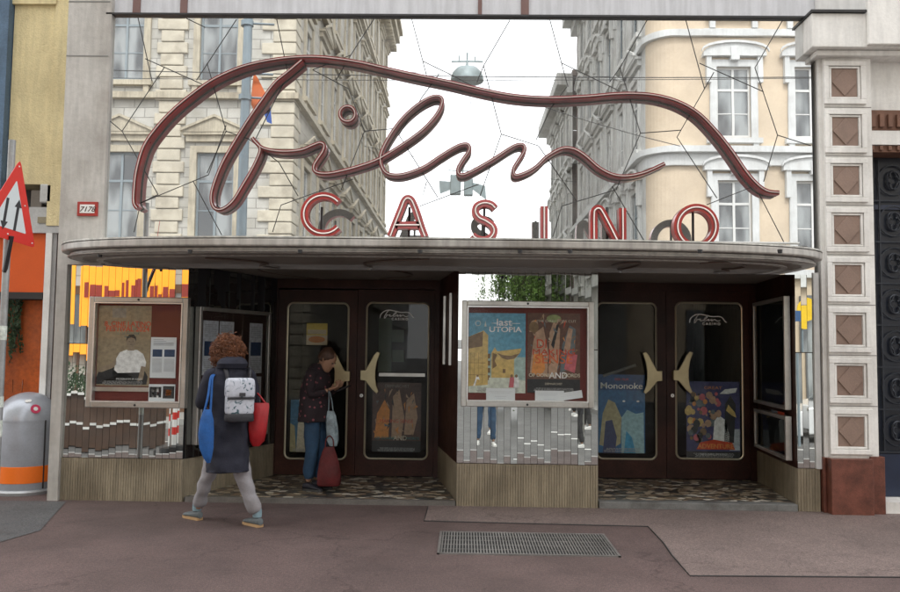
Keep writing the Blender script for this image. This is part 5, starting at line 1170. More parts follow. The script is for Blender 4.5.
# bystanders seen only in the mirrors
def bystander(x, y, yaw, lab, ct, tr, hc, fz_, sh=(.5,.5,.5)):
    fw = V3((-math.sin(yaw), math.cos(yaw), 0)); rt_ = V3((fw.y, -fw.x, 0)); c = V3((x, y, fz_)); a_ = lambda r_, f_, z: c + rt_*r_ + fw*f_ + V3((0,0,z)); yc = math.atan2(rt_.y, rt_.x)
    P = dict(pelvis=a_(0,0,.94), belly=a_(0,0,1.1), chest=a_(0,0,1.33), neckb=a_(0,.01,1.46), neck=a_(0,.02,1.52), head=a_(0,.03,1.63), hyaw=math.atan2(fw.x, -fw.y), hpitch=0,
      hipL=a_(-.09,0,.9), hipR=a_(.09,0,.9), kneeL=a_(-.11,.03,.5), kneeR=a_(.11,.0,.5), ankL=a_(-.13,.02,.085), ankR=a_(.13,-.05,.085), fz=fz_,
      shL=a_(-.18,0,1.4), shR=a_(.18,0,1.4), elL=a_(-.25,.0,1.12), elR=a_(.25,.0,1.12), wrL=a_(-.24,.12,.9), wrR=a_(.24,.12,.9), footL=(fw.x-.2*rt_.x, fw.y-.2*rt_.y), footR=(fw.x+.2*rt_.x, fw.y+.2*rt_.y), hnL=rt_, hnR=-rt_)
    coat = [(a_(0,0,.86),.18,.13,yc), (a_(0,0,.87),.185,.135,yc), (a_(0,0,1.1),.17,.125,yc), (a_(0,0,1.3),.195,.125,yc), (a_(0,0,1.4),.185,.11,yc), (a_(0,0,1.46),.1,.08,yc), (a_(0,0,1.49),.065,.065,yc)]
    t, hM = add_person(lab, (x, y, fz_), fw, P, dict(trousers=tr, coat=ct, shoes=mat('pale_sneaker', (.55,.55,.53), .6)), coat=coat)
    mb = MB(); vs = []; f = []
    for z, rx, ry, yo in prof:
        for j in range(n): a = 2*math.pi*j/n; vs.append(hM @ V3((rx*math.cos(a), yo + ry*math.sin(a), z)))
    for i in range(len(prof)-1):
        for j in range(n): f.append((i*n+j, i*n+(j+1) % n, (i+1)*n+(j+1) % n, (i+1)*n+j))
    f += [tuple(range(n))[::-1], tuple((len(prof)-1)*n+j for j in range(n))]
    mb.add(vs, f); mb.build('hair', hc, t, smooth=True)
bystander(.55, -8.95, 0, 'person in blue jeans whose legs are mirrored under the left of the central case', mat('olive_jacket', (.09,.09,.06), .8), MATS['blue_denim'], MATS['short_brown_hair'], -.14)
bystander(3.0, -13.4, 1.4, 'person dressed in black whose legs are mirrored under right end of the central case', mat('black_jacket', (.015,.015,.018), .8), mat('black_cloth', (.015,.015,.016), .85), MATS['short_brown_hair'], 0)

# ------------------------------------------------------------------ the other side of the street, seen in the mirrors
M_wallL = brick_mat('white_grey_blocks', 0, (.50,.49,.45), (.44,.43,.39), (.27,.26,.24))
M_wallLy = brick_mat('grey_stone_blocks', 1, (.47,.45,.40), (.42,.40,.35), (.3,.28,.25), 1.2, .4)
M_quoin = mat('yellow_sandstone', (.50,.455,.36), .8, var=.12, scale=3, bump=.3, stain=.2)
M_surr = mat('pale_sandstone', (.46,.41,.31), .8, var=.12, scale=2, bump=.2, stain=.25, streak=.2)
M_peach = mat('peach_plaster', (.58,.475,.35), .85, var=.06, scale=1.2, bump=.2, stain=.08)
M_white2 = mat('white_stucco', (.60,.61,.60), .8, var=.08, scale=2, stain=.12, streak=.08)
M_white3 = mat('grey_stucco', (.60,.60,.575), .8, var=.1, scale=1, stain=.2, streak=.25)
def pane_mat():
    m, nt, b = new_mat('curtained_pane'); N = nt.nodes; L = nt.links
    tc = N.new('ShaderNodeTexCoord'); oi = N.new('ShaderNodeObjectInfo'); mp = N.new('ShaderNodeMapping'); mp.inputs['Scale'].default_value = (1.1, 1.1, .35)
    ad = N.new('ShaderNodeVectorMath'); ad.operation = 'ADD'; sc3 = N.new('ShaderNodeVectorMath'); sc3.operation = 'SCALE'; sc3.inputs['Scale'].default_value = 60
    L.new(oi.outputs['Random'], sc3.inputs[0]); L.new(tc.outputs['Object'], ad.inputs[0]); L.new(sc3.outputs[0], ad.inputs[1]); L.new(ad.outputs[0], mp.inputs['Vector'])
    n = N.new('ShaderNodeTexNoise'); n.inputs['Scale'].default_value = 1.6; n.inputs['Detail'].default_value = 2; L.new(mp.outputs[0], n.inputs['Vector'])
    r_ = N.new('ShaderNodeValToRGB'); e = r_.color_ramp.elements; e[0].position = .42; e[0].color = (.03,.035,.04,1); e[1].position = .60; e[1].color = (.26,.28,.28,1)
    L.new(n.outputs['Fac'], r_.inputs['Fac']); L.new(r_.outputs['Color'], b.inputs['Base Color']); b.inputs['Roughness'].default_value = .06; b.inputs['Specular IOR Level'].default_value = .9
    return m
M_pane2 = pane_mat()
M_sash = mat('white_sash', (.62,.62,.60), .5, var=.04); M_sashb = mat('bluegrey_sash', (.20,.24,.26), .5, var=.05)
M_tile = mat('roof_tile', (.12,.09,.08), .8, var=.2)
def window_proto(w, h, style, msur, msash):
    """three meshes: surround, sash, pane; local x along the wall, -y out"""
    A = MB(); s = .2
    A.box(-w/2-s, -w/2, -.07, .02, -.05, h+s); A.box(w/2, w/2+s, -.07, .02, -.05, h+s); A.box(-w/2, w/2, -.07, .02, h, h+s)
    A.box(-w/2-s-.1, w/2+s+.1, -.17, .0, -.2, -.05); A.box(-w/2-s, -w/2-s+.16, -.12, 0, -.5, -.2); A.box(w/2+s-.16, w/2+s, -.12, 0, -.5, -.2)
    if style == 'pediment':
        A.box(-w/2-s-.12, w/2+s+.12, -.13, 0, h+s+.12, h+s+.3); A.box(-w/2-s-.2, w/2+s+.2, -.22, 0, h+s+.3, h+s+.38)
        A.prism([(-w/2-s-.24,-.24,h+s+.38),(w/2+s+.24,-.24,h+s+.38),(0,-.24,h+s+.82)], (0,.1,0)); A.prism([(-w/2-s-.05,-.14,h+s+.39),(w/2+s+.05,-.14,h+s+.39),(0,-.14,h+s+.7)], (0,.14,0))
        A.prism([(-w/2-s-.24,-.3,h+s+.38),(-w/2-s-.24,-.3,h+s+.46),(0,-.3,h+s+.9),(0,-.3,h+s+.82)], (0,.06,0)); A.prism([(w/2+s+.24,-.3,h+s+.38),(w/2+s+.24,-.3,h+s+.46),(0,-.3,h+s+.9),(0,-.3,h+s+.82)], (0,.06,0))
    elif style == 'hood':
        n = 10; a0 = [( (w/2+s+.22)*math.cos(math.pi*i/n), .28*math.sin(math.pi*i/n)) for i in range(n+1)]
        pts = [(x, -.2, h+s+.18+z) for x, z in a0] + [(-(w/2+s+.22), -.2, h+s+.08), (w/2+s+.22, -.2, h+s+.08)]
        A.prism(pts, (0,.2,0)); A.prism([(p[0]*1.06, -.27, p[2]+.07) for p in pts[:n+1]] + [(p[0]*1.06, -.27, p[2]+.0) for p in pts[:n+1][::-1]], (0,.08,0)); A.box(-.12,.12,-.24,0,h+s-.05,h+s+.35); A.box(-w/2-s-.12,-w/2-s+.02,-.16,0,h-.5,h+s+.1); A.box(w/2+s-.02,w/2+s+.12,-.16,0,h-.5,h+s+.1)
        A.box(-w/2-s-.16, w/2+s+.16, -.06, 0, -.75, -.5)
    else:
        A.box(-w/2-s-.12, w/2+s+.12, -.16, 0, h+s, h+s+.16); A.box(-w/2-s-.2, w/2+s+.2, -.24, 0, h+s+.16, h+s+.24)
    B = MB(); f = .06; y0, y1 = .06, .11
    B.box(-w/2, -w/2+f, y0, y1, 0, h); B.box(w/2-f, w/2, y0, y1, 0, h); B.box(-w/2+f, w/2-f, y0, y1, 0, f); B.box(-w/2+f, w/2-f, y0, y1, h-f, h); B.box(-.035, .035, y0-.01, y1, f, h-f)
    B.box(-w/2+f, -.036, y0, y1, h*.66, h*.66+.07); B.box(.036, w/2-f, y0, y1, h*.66, h*.66+.07); 
    B.box(-w/2+f, -.036, y0+.01, y1, h*.33, h*.33+.03); B.box(.036, w/2-f, y0+.01, y1, h*.33, h*.33+.03)
    C = MB(); C.box(-w/2+.02, w/2-.02, .085, .095, .02, h-.02)
    obs = []
    for m_, nm, mt in ((A,'window',msur),(B,'sash',msash),(C,'pane',M_pane2)):
        o = m_.build(nm, mt); obs.append(o.data); bpy.data.objects.remove(o)
    return obs
def place_window(par, meshes, p, rz):
    o = bpy.data.objects.new('window', meshes[0]); col.objects.link(o); o.parent = par; o.matrix_parent_inverse = WM(par).inverted(); o.location = p; o.rotation_euler = (0,0,rz)
    for nm, me in (('sash', meshes[1]), ('pane', meshes[2])):
        c = bpy.data.objects.new(nm, me); col.objects.link(c); c.parent = o
def facade(par, org, d, length, Ht, cols, rows, mwall, wname='wall', thick=.3):
    """cols: list of u centres; rows: list of (z0, h, w, meshes)"""
    d = V3((d[0], d[1], 0)); nrm = V3((d.y, -d.x, 0)); org = V3((org[0], org[1], 0)); rz = math.atan2(d.y, d.x); mb = MB()
    T = lambda u, o, z: org + d*u + nrm*o + V3((0,0,z))
    zprev = -.13
    def quad(u0, u1, z0, z1, o=0): mb.add([T(u0,o,z0), T(u1,o,z0), T(u1,o,z1), T(u0,o,z1)], [(0,1,2,3)])
    for (z0, h, w, meshes) in rows:
        quad(0, length, zprev, z0); u = 0
        for c in cols:
            quad(u, c-w/2, z0, z0+h); u = c+w/2; a, b = c-w/2, c+w/2; r_ = -.14
            mb.add([T(a,0,z0), T(a,r_,z0), T(a,r_,z0+h), T(a,0,z0+h)], [(0,1,2,3)]); mb.add([T(b,0,z0), T(b,r_,z0), T(b,r_,z0+h), T(b,0,z0+h)], [(3,2,1,0)])
            mb.add([T(a,0,z0), T(b,0,z0), T(b,r_,z0), T(a,r_,z0)], [(0,1,2,3)]); mb.add([T(a,0,z0+h), T(b,0,z0+h), T(b,r_,z0+h), T(a,r_,z0+h)], [(3,2,1,0)])
            place_window(par, meshes, T(c, 0, z0), rz)
        quad(u, length, z0, z0+h); zprev = z0+h
    quad(0, length, zprev, Ht)
    return mb.build(wname, mwall, par), T
def course(par, T, length, z0, z1, out, m, name='cornice'):
    mb = MB(); ps = [T(0,0,0), T(length,0,0), T(length,out,0), T(0,out,0)]; mb.prism([(p.x,p.y,z0) for p in ps], (0,0,z1-z0)); return mb.build(name, m, par)
YA = -15.5; SC = 24.0/F
xq = lambda px: X(px, -YA, 250)
zq = lambda py, px=450: W(px, py, -YA).z
pL = window_proto(1.12, 2.6, 'pediment', M_surr, M_sashb); pL2 = window_proto(1.12, 2.5, 'flat', M_surr, M_sashb)
pR = window_proto(1.0, 2.1, 'hood', M_white2, M_sash); pG = window_proto(1.05, 2.3, 'pediment', M_white3, M_sash); pG2 = window_proto(1.05, 2.1, 'hood', M_white3, M_sashb)
pLg = window_proto(1.1, 2.6, 'pediment', M_surr, M_sash); pLg2 = window_proto(1.1, 2.3, 'flat', M_surr, M_sash)
# left corner building
xcL = xq(289); t = thing('apartment_building', (xcL-6, YA-4, 0), 'tall pale block with yellow quoins and pedimented windows, mirrored left above the canopy', 'building')
c1 = xcL - xq(213); c2 = xcL - xq(118)
zb = zq(240, 213); zb2 = zq(80, 213)
cols = [c1 + (c2-c1)*k for k in range(5)]
rows = [(zb-.0, 2.6, 1.12, pL), (zb2, 2.5, 1.12, pL2), (zb2+4.3, 2.4, 1.12, pL2), (zb2+8.4, 2.2, 1.12, pL2)]
w1, T1 = facade(t, (xcL, YA), (-1, 0), 17, 22, cols, rows, M_wallL)
cols2 = [1.6 + 2.75*k for k in range(10)]
rows2 = [(zb, 2.6, 1.1, pLg), (zb2, 2.3, 1.1, pLg), (zb2+4.3, 2.3, 1.1, pLg2), (zb2+8.4, 2.3, 1.1, pLg2)]
w2, T2 = facade(t, (xcL, -44), (0, 1), 28.5, 22, cols2, rows2, M_wallLy)
for (z0, z1, o) in ((3.9,4.2,.25),(zb-.55,zb-.35,.15),(zb2-.6,zb2-.42,.2),(zb2+3.65,zb2+3.85,.2),(zb2+7.7,zb2+7.9,.2),(21.2,21.5,.3),(21.5,22.0,.75),(22.0,22.3,.95)):
    course(t, T1, 17, z0, z1, o, M_surr); course(t, T2, 28.5+o, z0+.003, z1+.003, o+.003, M_surr)
mb = MB()
for k in range(60):
    z = -.1 + k*.36; wq = .95 if k % 2 else .62
    mb.box(xcL-wq, xcL+.07, YA-.3, YA+.08, z, z+.33); mb.box(xcL-.3, xcL+.075, YA-wq, YA+.06, z+.005, z+.325)
for k in range(60):
    z = -.1 + k*.36; wq = .46 if k % 2 else .34; cx = xq(166); mb.box(cx-wq, cx+wq, YA-.05, YA+.09, z, z+.33)
mb.build('quoin', M_quoin, t, bevel=.02)
mb = MB(); mb.box(xcL-17, xcL-.4, -44, YA-.4, 21.9, 22.1); mb.prism([(xcL-17,YA-.0,22.2),(xcL+.3,YA-.0,22.2),(xcL-3,YA-4,25.5),(xcL-17,YA-4,25.5)], (0,-.2,0)); mb.prism([(xcL+.3,YA,22.2),(xcL+.3,-44,22.2),(xcL-3,-44,25.5),(xcL-3,YA-4,25.5)], (-.2,0,0)); mb.build('roof', M_tile, t)
mb = MB()   # brackets under the eaves
for k in range(55): p = T2(.3+k*.52, 0, 0); mb.box(p.x, p.x+.6, p.y, p.y+.2, 20.85, 21.18)
mb.build('eaves_bracket', M_surr, t)
# ground floor: brown timber shopfront
mb = MB()
for k in range(6):
    a = xcL-.9-k*2.7; mb.box(a-2.3, a, YA+.01, YA+.12, .0, .75); 
    mb.box(a-2.3, a-2.2, YA+.01, YA+.1, .751, 2.75); mb.box(a-.1, a, YA+.01, YA+.1, .751, 2.75); mb.box(a-1.2, a-1.1, YA+.01, YA+.1, .751, 2.75); mb.box(a-2.3, a, YA+.01, YA+.12, 2.751, 3.0)
mb.build('shopfront', mat('brown_timber', (.10,.045,.02), .5, var=.25, scale=3), t)
mb = MB()
for k in range(6): a = xcL-.9-k*2.7; mb.box(a-2.2, a-.1, YA+.02, YA+.03, .752, 2.75)
mb.build('shop_pane', M_pane2, t)
# orange shop sign with dark red lettering (mirrored in the strips above the left case)
sx0, sx1 = xq(70), xq(192); syc = YA + .35
t = thing('shop_sign', ((sx0+sx1)/2, syc, 3), 'long lit orange shop sign with dark red marks, mirrored above the left case', 'sign')
mb = MB(); mb.box(sx0, sx1, YA+.13, syc, 1.8, 3.55); mb.build('sign_box', mat('orange_lightbox', (.85,.30,.012), .5, var=.05, emit=.35), t)
mb = MB(); rnd = random.Random(12); u = sx0+.15
while u < sx1-.2:
    w_i = rnd.uniform(.09,.3); h_i = rnd.uniform(.15,.6); mb.box(u, u+w_i, syc, syc+.03, 2.62, 2.62+h_i); u += w_i + rnd.uniform(.01,.14)
mb.build('sign_mark', mat('dark_red_marks', (.25,.02,.008), .5, var=.1), t)
# right corner building
xcR = xq(652); t = thing('apartment_building', (xcR+6, YA-4, 0), 'peach plastered corner house with white window hoods, mirrored right above the canopy', 'building')
c1 = xq(735); c2 = xq(814); x1_ = xcR + 17; zr = zq(137, 735); zr0 = zq(252, 735); 
cols = sorted([x1_ - (c1 + (c2-c1)*k) for k in range(6)])
HR = 18.4; rr = .8
rows = [(zr0, 2.1, 1.0, pR), (zr, 2.1, 1.0, pR), (zr+3.75, 2.1, 1.0, pR), (zr+7.3, 2.0, 1.0, pR)]
w3, T3 = facade(t, (x1_, YA), (-1, 0), x1_-xcR-rr, HR, cols, rows, M_peach)
cols4 = [1.4 + 2.4*k for k in range(6)]
rows4 = [(zr0, 2.1, 1.05, pG2), (zr, 2.1, 1.05, pG), (zr+3.75, 2.1, 1.05, pG2), (zr+7.3, 2.0, 1.05, pG2)]
w4, T4 = facade(t, (xcR, YA-rr), (0, -1), 15.1, HR, cols4, rows4, M_white3)
n = 10; pts = [(xcR + rr - rr*math.sin(R(9*i)), YA - rr + rr*math.cos(R(9*i))) for i in range(n+1)]
mb = MB()
for i in range(n): mb.add([(*pts[i],-.13),(*pts[i+1],-.13),(*pts[i+1],HR),(*pts[i],HR)], [(0,1,2,3)])
mb.build('rounded_corner', M_peach, t)
def rcourse(z0, z1, o, m=M_white2):
    P2 = [(x1_, YA+o)] + [(xcR + rr - (rr+o)*math.sin(R(9*i)), YA - rr + (rr+o)*math.cos(R(9*i))) for i in range(n+1)] + [(xcR-o, YA-16.6)]
    Q2 = [(x1_, YA-.05)] + [(xcR + rr - (rr-.05)*math.sin(R(9*i)), YA - rr + (rr-.05)*math.cos(R(9*i))) for i in range(n+1)] + [(xcR+.05, YA-16.6)]
    mb = MB(); k = len(P2); vs = []
    for a, b in zip(P2, Q2): vs += [(*a,z0),(*b,z0),(*b,z1),(*a,z1)]
    fs = []
    for i in range(k-1):
        for q in range(4): fs.append((i*4+q, i*4+(q+1) % 4, (i+1)*4+(q+1) % 4, (i+1)*4+q))
    mb.add(vs, fs); mb.build('string_course', m, t)
zc_top, zc_bot = zq(148, 740), zq(166, 740)
rcourse(zc_bot, zc_top-.18, .12); rcourse(zc_top-.178, zc_top, .3); rcourse(3.5, 3.8, .2); rcourse(zr+3.0, zr+3.2, .15); rcourse(HR-1, HR-.6, .3); rcourse(HR-.6, HR-.1, .7); rcourse(HR-.1, HR+.2, .85)
mb = MB(); mb.box(xcR+rr, x1_, YA-16.6, YA-rr, HR-.1, HR+.15); mb.box(xcR+.05, x1_, YA-16.7, YA-16.6, 0, HR); mb.prism([(xcR+.6,YA-1.5,HR+.2),(xcR+.6,YA-16.6,HR+.2),(xcR+3.5,YA-16.6,HR+3),(xcR+3.5,YA-4,HR+3)], (.2,0,0)); mb.prism([(xcR+1.5,YA-.3,HR+.2),(x1_,YA-.3,HR+.2),(x1_,YA-4,HR+3),(xcR+3.5,YA-4,HR+3)], (0,-.2,0)); mb.build('roof', M_tile, t)
mb = MB()
for k in range(6):
    a = xcR+1.8+k*2.4; mb.box(a, a+2.0, YA+.01, YA+.1, 2.7, 3.0); mb.box(a, a+.12, YA+.01, YA+.1, 0, 2.699); mb.box(a+1.88, a+2.0, YA+.01, YA+.1, 0, 2.699); mb.box(a+.12, a+1.88, YA+.01, YA+.1, 0, .5)
mb.build('shopfront', mat('grey_shopfront', (.13,.14,.15), .4, var=.1), t)
mb = MB()
for k in range(6): a = xcR+1.8+k*2.4; mb.box(a+.12, a+1.88, YA+.02, YA+.03, .5, 2.7)
mb.build('shop_pane', M_pane2, t)
# further building on the right of the side street
xf = xcR-.15; t = thing('apartment_building', (xf+5, YA-34, 0), 'lower grey stucco block further down the side street behind the peach corner house', 'building')
rows5 = [(4.4, 2.1, 1.05, pG), (8.0, 2.1, 1.05, pG2), (11.6, 2.1, 1.05, pG)]
w5, T5 = facade(t, (xf, YA-16.75), (0, -1), 10.5, 15.6, [1.5+2.5*k for k in range(4)], rows5, M_white3)
for (z0, z1, o) in ((3.7,3.95,.2),(7.2,7.4,.2),(10.8,11,.2),(14.6,15,.3),(15,15.6,.8)): course(t, T5, 10.5, z0, z1, o, M_white3)
mb = MB(); mb.box(xf, xf+9, YA-27.2, YA-16.8, 15.5, 15.8); mb.box(xf+.02, xf+9, YA-27.3, YA-27.25, 0, 15.5); mb.build('roof', M_tile, t)
# left neighbour further down
t = thing('apartment_building', (xcL-5, -55, 0), 'low pale house closing the left side of the side street far behind the trees', 'building')
rows6 = [(3.6, 1.8, 1.05, pG2)]
w6, T6 = facade(t, (xcL-.2, -66), (0, 1), 21.5, 7.4, [1.6+2.8*k for k in range(7)], rows6, M_white2)
mb = MB(); mb.box(xcL-8, xcL-.2, -66, -44.4, 7.4, 7.8); mb.build('roof', M_tile, t)
# trees in the side street
def tree(x, y, h, r, lab, seed):
    rnd = random.Random(seed); t = thing('street_tree', (x, y, -.13), lab, 'tree', 'trees in the side street')
    mb = MB(); mb.tube([(x, y, -.13), (x+.05, y, h*.3), (x-.04, y+.05, h*.55)], .14, 9, taper=[1.2,.9,.6])
    for k in range(6): a = k*1.05; mb.tube([(x, y, h*.3+.1*k), (x+math.cos(a)*r*.4, y+math.sin(a)*r*.4, h*.55+.1*k), (x+math.cos(a)*r*.7, y+math.sin(a)*r*.7, h*.75)], .05, 6, taper=[1,.7,.3])
    mb.build('trunk', mat('bark', (.09,.07,.05), .9, var=.3, scale=8, bump=.5), t, smooth=True)
    mb = MB()
    for k in range(46):
        a, b = rnd.uniform(0,6.28), rnd.uniform(-.6,1); c = (x+math.cos(a)*r*.8*math.sqrt(rnd.random()), y+math.sin(a)*r*.8*rnd.random(), h*.50+b*h*.42)
        leaf_cloud(mb, c, r*.5, 380, .15, rnd)
    mb.build('crown', M_leaf, t)
for (px, Yv, h_, r_, lb, sd_) in ((524, 36, 6.6, 1.9, 'leafy green street tree in the side street, nearer of the two', 1), (546, 39, 6.9, 1.9, 'leafy green street tree in the side street, farther of the two', 5)):
    q = W(px, 300, Yv); tree(q.x, -Yv, h_, r_, lb, sd_)
# overhead wires with hanging street lamps
def cable_run(name, a, b, sag, lab, r_=.012):
    pts = [V3(a).lerp(V3(b), i/14) - V3((0,0,sag*4*(i/14)*(1-i/14))) for i in range(15)]
    mb = MB(); mb.tube(pts, r_, 5); tag(mb.build(name, M_dark), lab, 'cable', 'overhead wires across the street')
def mv(px, py, Yv): q = W(px, py, Yv); return V3((q.x, -q.y, q.z))
cable_run('overhead_wire', mv(110, 70, 6), mv(815, 77, 6), .05, 'upper taut overhead wire crossing the whole mirror below its top edge', .009)
cable_run('overhead_wire', mv(110, 78, 7), mv(815, 78, 7), .04, 'lower taut overhead wire running just under the upper one in the mirror', .007)
cable_run('overhead_wire', mv(292, 60, 22), mv(690, 72, 22), .4, 'wire holding the domed street lamp between the two mirrored corner houses')
cable_run('overhead_wire', mv(300, 130, 32), mv(672, 190, 32), .5, 'wire holding the winged street lamp farther down the mirrored side street')
cable_run('overhead_wire', mv(470, 95, 22), mv(475, 172, 32), .05, 'thin wire linking the two mirrored street lamps')
cable_run('overhead_wire', mv(540, 105.5, 16), mv(680, 146, 14.9), .05, 'slanting wire ending at the peach corner house in the mirror')
q = mv(467, 80, 22); t = thing('street_lamp', q, 'domed grey street lamp hanging from a wire in the mirrored sky', 'street lamp')
mb = MB(); mb.lathe([(.62,-.04),(.62,.05),(.56,.26),(.40,.44),(.14,.52),(.05,.5),(.04,.75)], q, 24); mb.build('lamp_shade', mat('lamp_grey', (.28,.34,.35), .5, metal=.2), t, smooth=True)
mb = MB(); mb.tube([q+V3((-.6,0,.72)), q+V3((.6,0,.72))], .035, 6); mb.tube([q+V3((-.3,0,.72)), q+V3((-.3,0,.95))], .03, 6); mb.tube([q+V3((.3,0,.72)), q+V3((.3,0,.9))], .03, 6); mb.tube([q+V3((0,0,.5)), q+V3((0,0,1.05))], .04, 6); mb.build('hanger', MATS['lamp_grey'], t)
q = mv(462, 186, 32); t = thing('street_lamp', q, 'grey winged street lamp with two side plates hanging lower in the mirrored sky', 'street lamp')
mb = MB(); mb.box(q.x-.6, q.x-.05, q.y-.2, q.y+.2, q.z-.45, q.z+.55); mb.box(q.x+.1, q.x+.55, q.y-.2, q.y+.2, q.z-.5, q.z+.35); mb.build('lamp_housing', MATS['lamp_grey'], t, bevel=.05)
mb = MB(); mb.prism([(q.x-.6,q.y,q.z-.2),(q.x-1.1,q.y,q.z-.4),(q.x-1.15,q.y,q.z+.25),(q.x-.6,q.y,q.z+.2)], (0,.08,0)); mb.prism([(q.x+.55,q.y,q.z-.2),(q.x+1.2,q.y,q.z-.7),(q.x+1.15,q.y,q.z+.0),(q.x+.55,q.y,q.z+.15)], (0,.08,0)); mb.build('side_plate', MATS['lamp_grey'], t)
mb = MB(); mb.tube([q+V3((0,0,.5)), q+V3((.1,0,1.3))], .04, 6); mb.tube([q+V3((-.7,0,.8)), q+V3((.8,0,.75))], .03, 6); mb.build('hanger', MATS['lamp_grey'], t)
# lamp post with flag at the kerb
q = mv(241, 180, 5.4); x0 = q.x; t = thing('lamp_post', (x0, q.y, -.14), 'tall grey steel street pole with two clamps mirrored left of the letter stroke', 'pole')
mb = MB(); mb.tube([(x0+.02, q.y, -.14), (x0+.05, q.y, 9.0)], .085, 16, taper=[1.15,.85]); mb.build('pole', mat('pole_grey', (.20,.25,.28), .5, metal=.3, var=.1), t, smooth=True)
mb = MB(); 
for z in (mv(245, 76, 5.4).z, mv(245, 26, 5.4).z, mv(240,100,5.4).z): mb.lathe([(.11,z),(.11,z+.09)], (x0+.03, q.y, 0), 14); mb.tube([(x0, q.y, z+.05), (x0+.5, q.y, z+.03)], .02, 6)
mb.build('clamp', MATS['pole_grey'], t)
t = thing('flag', mv(258, 70, 5.5), 'orange and blue flag hanging from the mirrored street pole', 'flag')
mb = MB(); a = [mv(254,72,5.5), mv(252,88,5.5), mv(251,104,5.5), mv(257,118,5.5)]; b_ = [mv(258,78,5.5), mv(264,90,5.5), mv(270,102,5.5), mv(270,112,5.5)]
for i in range(3): mb.add([a[i], a[i+1], b_[i+1], b_[i]], [(0,1,2,3)])
mb.build('orange_cloth', mat('flag_orange', (.70,.16,.04), .7), t)
mb = MB(); mb.add([mv(262,108,5.5), mv(270,103,5.5), mv(272,124,5.5), mv(267,122,5.5)], [(0,1,2,3)]); mb.build('blue_cloth', mat('flag_blue', (.03,.10,.40), .7), t)
# timber planter box in the road
a0, a1 = X(45, 7.2, 430), X(140, 7.2, 430)
t = thing('timber_planter', ((a0+a1)/2, -7.4, -.14), 'long brown timber planter bench with white rims standing in the road', 'planter')
mb = MB(); mb.box(a0, a1, -7.9, -7.2, -.12, .30); mb.box(a0, a1, -7.9, -7.25, .345, .86); mb.build('timber_side', mat('brown_planter', (.06,.028,.014), .6, var=.3, scale=4), t)
mb = MB(); mb.box(a0-.02, a1+.02, -7.92, -7.18, .302, .343); mb.box(a0-.02, a1+.02, -7.92, -7.18, .862, .90); mb.build('white_rim', M_white, t)
mb = MB(); rnd = random.Random(31)
for k in range(16): leaf_cloud(mb, (a0+.3+(a1-a0-.6)*k/15, -7.55, 1.05+rnd.uniform(-.05,.1)), .28, 60, .09, rnd)
mb.build('foliage', M_leafd, t)
# kerb posts, car and round sign
def mg(px, py, z=-.14):
    q = G(px, py, z); return V3((q.x, -q.y, z))
labs = ['red and white striped kerb post reflected low in the left mirrors, leftmost', 'red and white striped kerb post standing close beside the leftmost one', 'red and white striped kerb post standing apart toward the doorway side']
for k, (px, lb) in enumerate(((162,labs[0]),(167.5,labs[1]),(181,labs[2]))):
    x, y = X(px, 6.2, 400), -6.2
    t = thing('kerb_post', (x, y, -.14), lb, 'post', 'striped posts along the kerb')
    mb = MB(); mb.lathe([(.17,-.14),(.17,-.03),(.05,.0)], (x,y,0), 16); mb.build('foot', M_dark, t, smooth=True)
    mb = MB(); mb.lathe([(.045,-.03),(.045,.95),(.03,.97)], (x,y,0), 16); mb.build('post', M_white, t, smooth=True)
    mb = MB(); 
    for z in (.18,.44,.70): mb.lathe([(.047,z),(.047,z+.13)], (x,y,0), 16)
    mb.build('red_band', MATS['sign_red'], t)
cx_, cy_ = X(800, 10.8, 400)+2.0, -10.9
t = thing('parked_car', (cx_, cy_, -.14), 'white estate car parked across the street, reflected in the right hand mirror strips', 'car')
side = [(-2.15,.18),(-2.2,.45),(-2.12,.72),(-1.3,.88),(-.62,1.33),(.2,1.45),(1.45,1.42),(2.0,.95),(2.15,.85),(2.18,.4),(2.1,.18)]
mb = MB(); rg = []
for k, (yy, s_) in enumerate(((-.86,.93),(-.80,1),(0,1.0),(.80,1),(.86,.93))):
    rg.append([V3((cx_ + x*(1 if s_ == 1 else .985), cy_+yy, -.14 + (z if z < .8 else .8+(z-.8)*(.96 if abs(yy) > .7 else 1)))) for x, z in side])
vs = [p for r_ in rg for p in r_]; n_ = len(side); fs = [(i*n_+j, i*n_+(j+1) % n_, (i+1)*n_+(j+1) % n_, (i+1)*n_+j) for i in range(4) for j in range(n_)] + [tuple(range(n_))[::-1], tuple(4*n_+j for j in range(n_))]
mb.add(vs, fs); mb.build('body', mat('white_car_paint', (.68,.69,.70), .25, var=.03, coat=1), t, smooth=True, bevel=.03)
mb = MB()
for s_ in (-1, 1):
    y = cy_ + s_*.866
    for q4 in ([(-1.1,.90),(-.58,1.25),(.1,1.34),(.1,.90)], [(.16,.90),(.16,1.34),(1.35,1.32),(1.7,.92)]): mb.prism([(cx_+a, y, -.14+b) for a, b in q4], (0, s_*.006, 0))
mb.build('side_window', M_pane2, t)
mb = MB(); mb.prism([(cx_-1.28,cy_-.7,-.14+.905),(cx_-1.28,cy_+.7,-.14+.905),(cx_-.64,cy_+.66,-.14+1.335),(cx_-.64,cy_-.66,-.14+1.335)], (-.01,0,.015)); mb.build('windscreen', M_pane2, t)
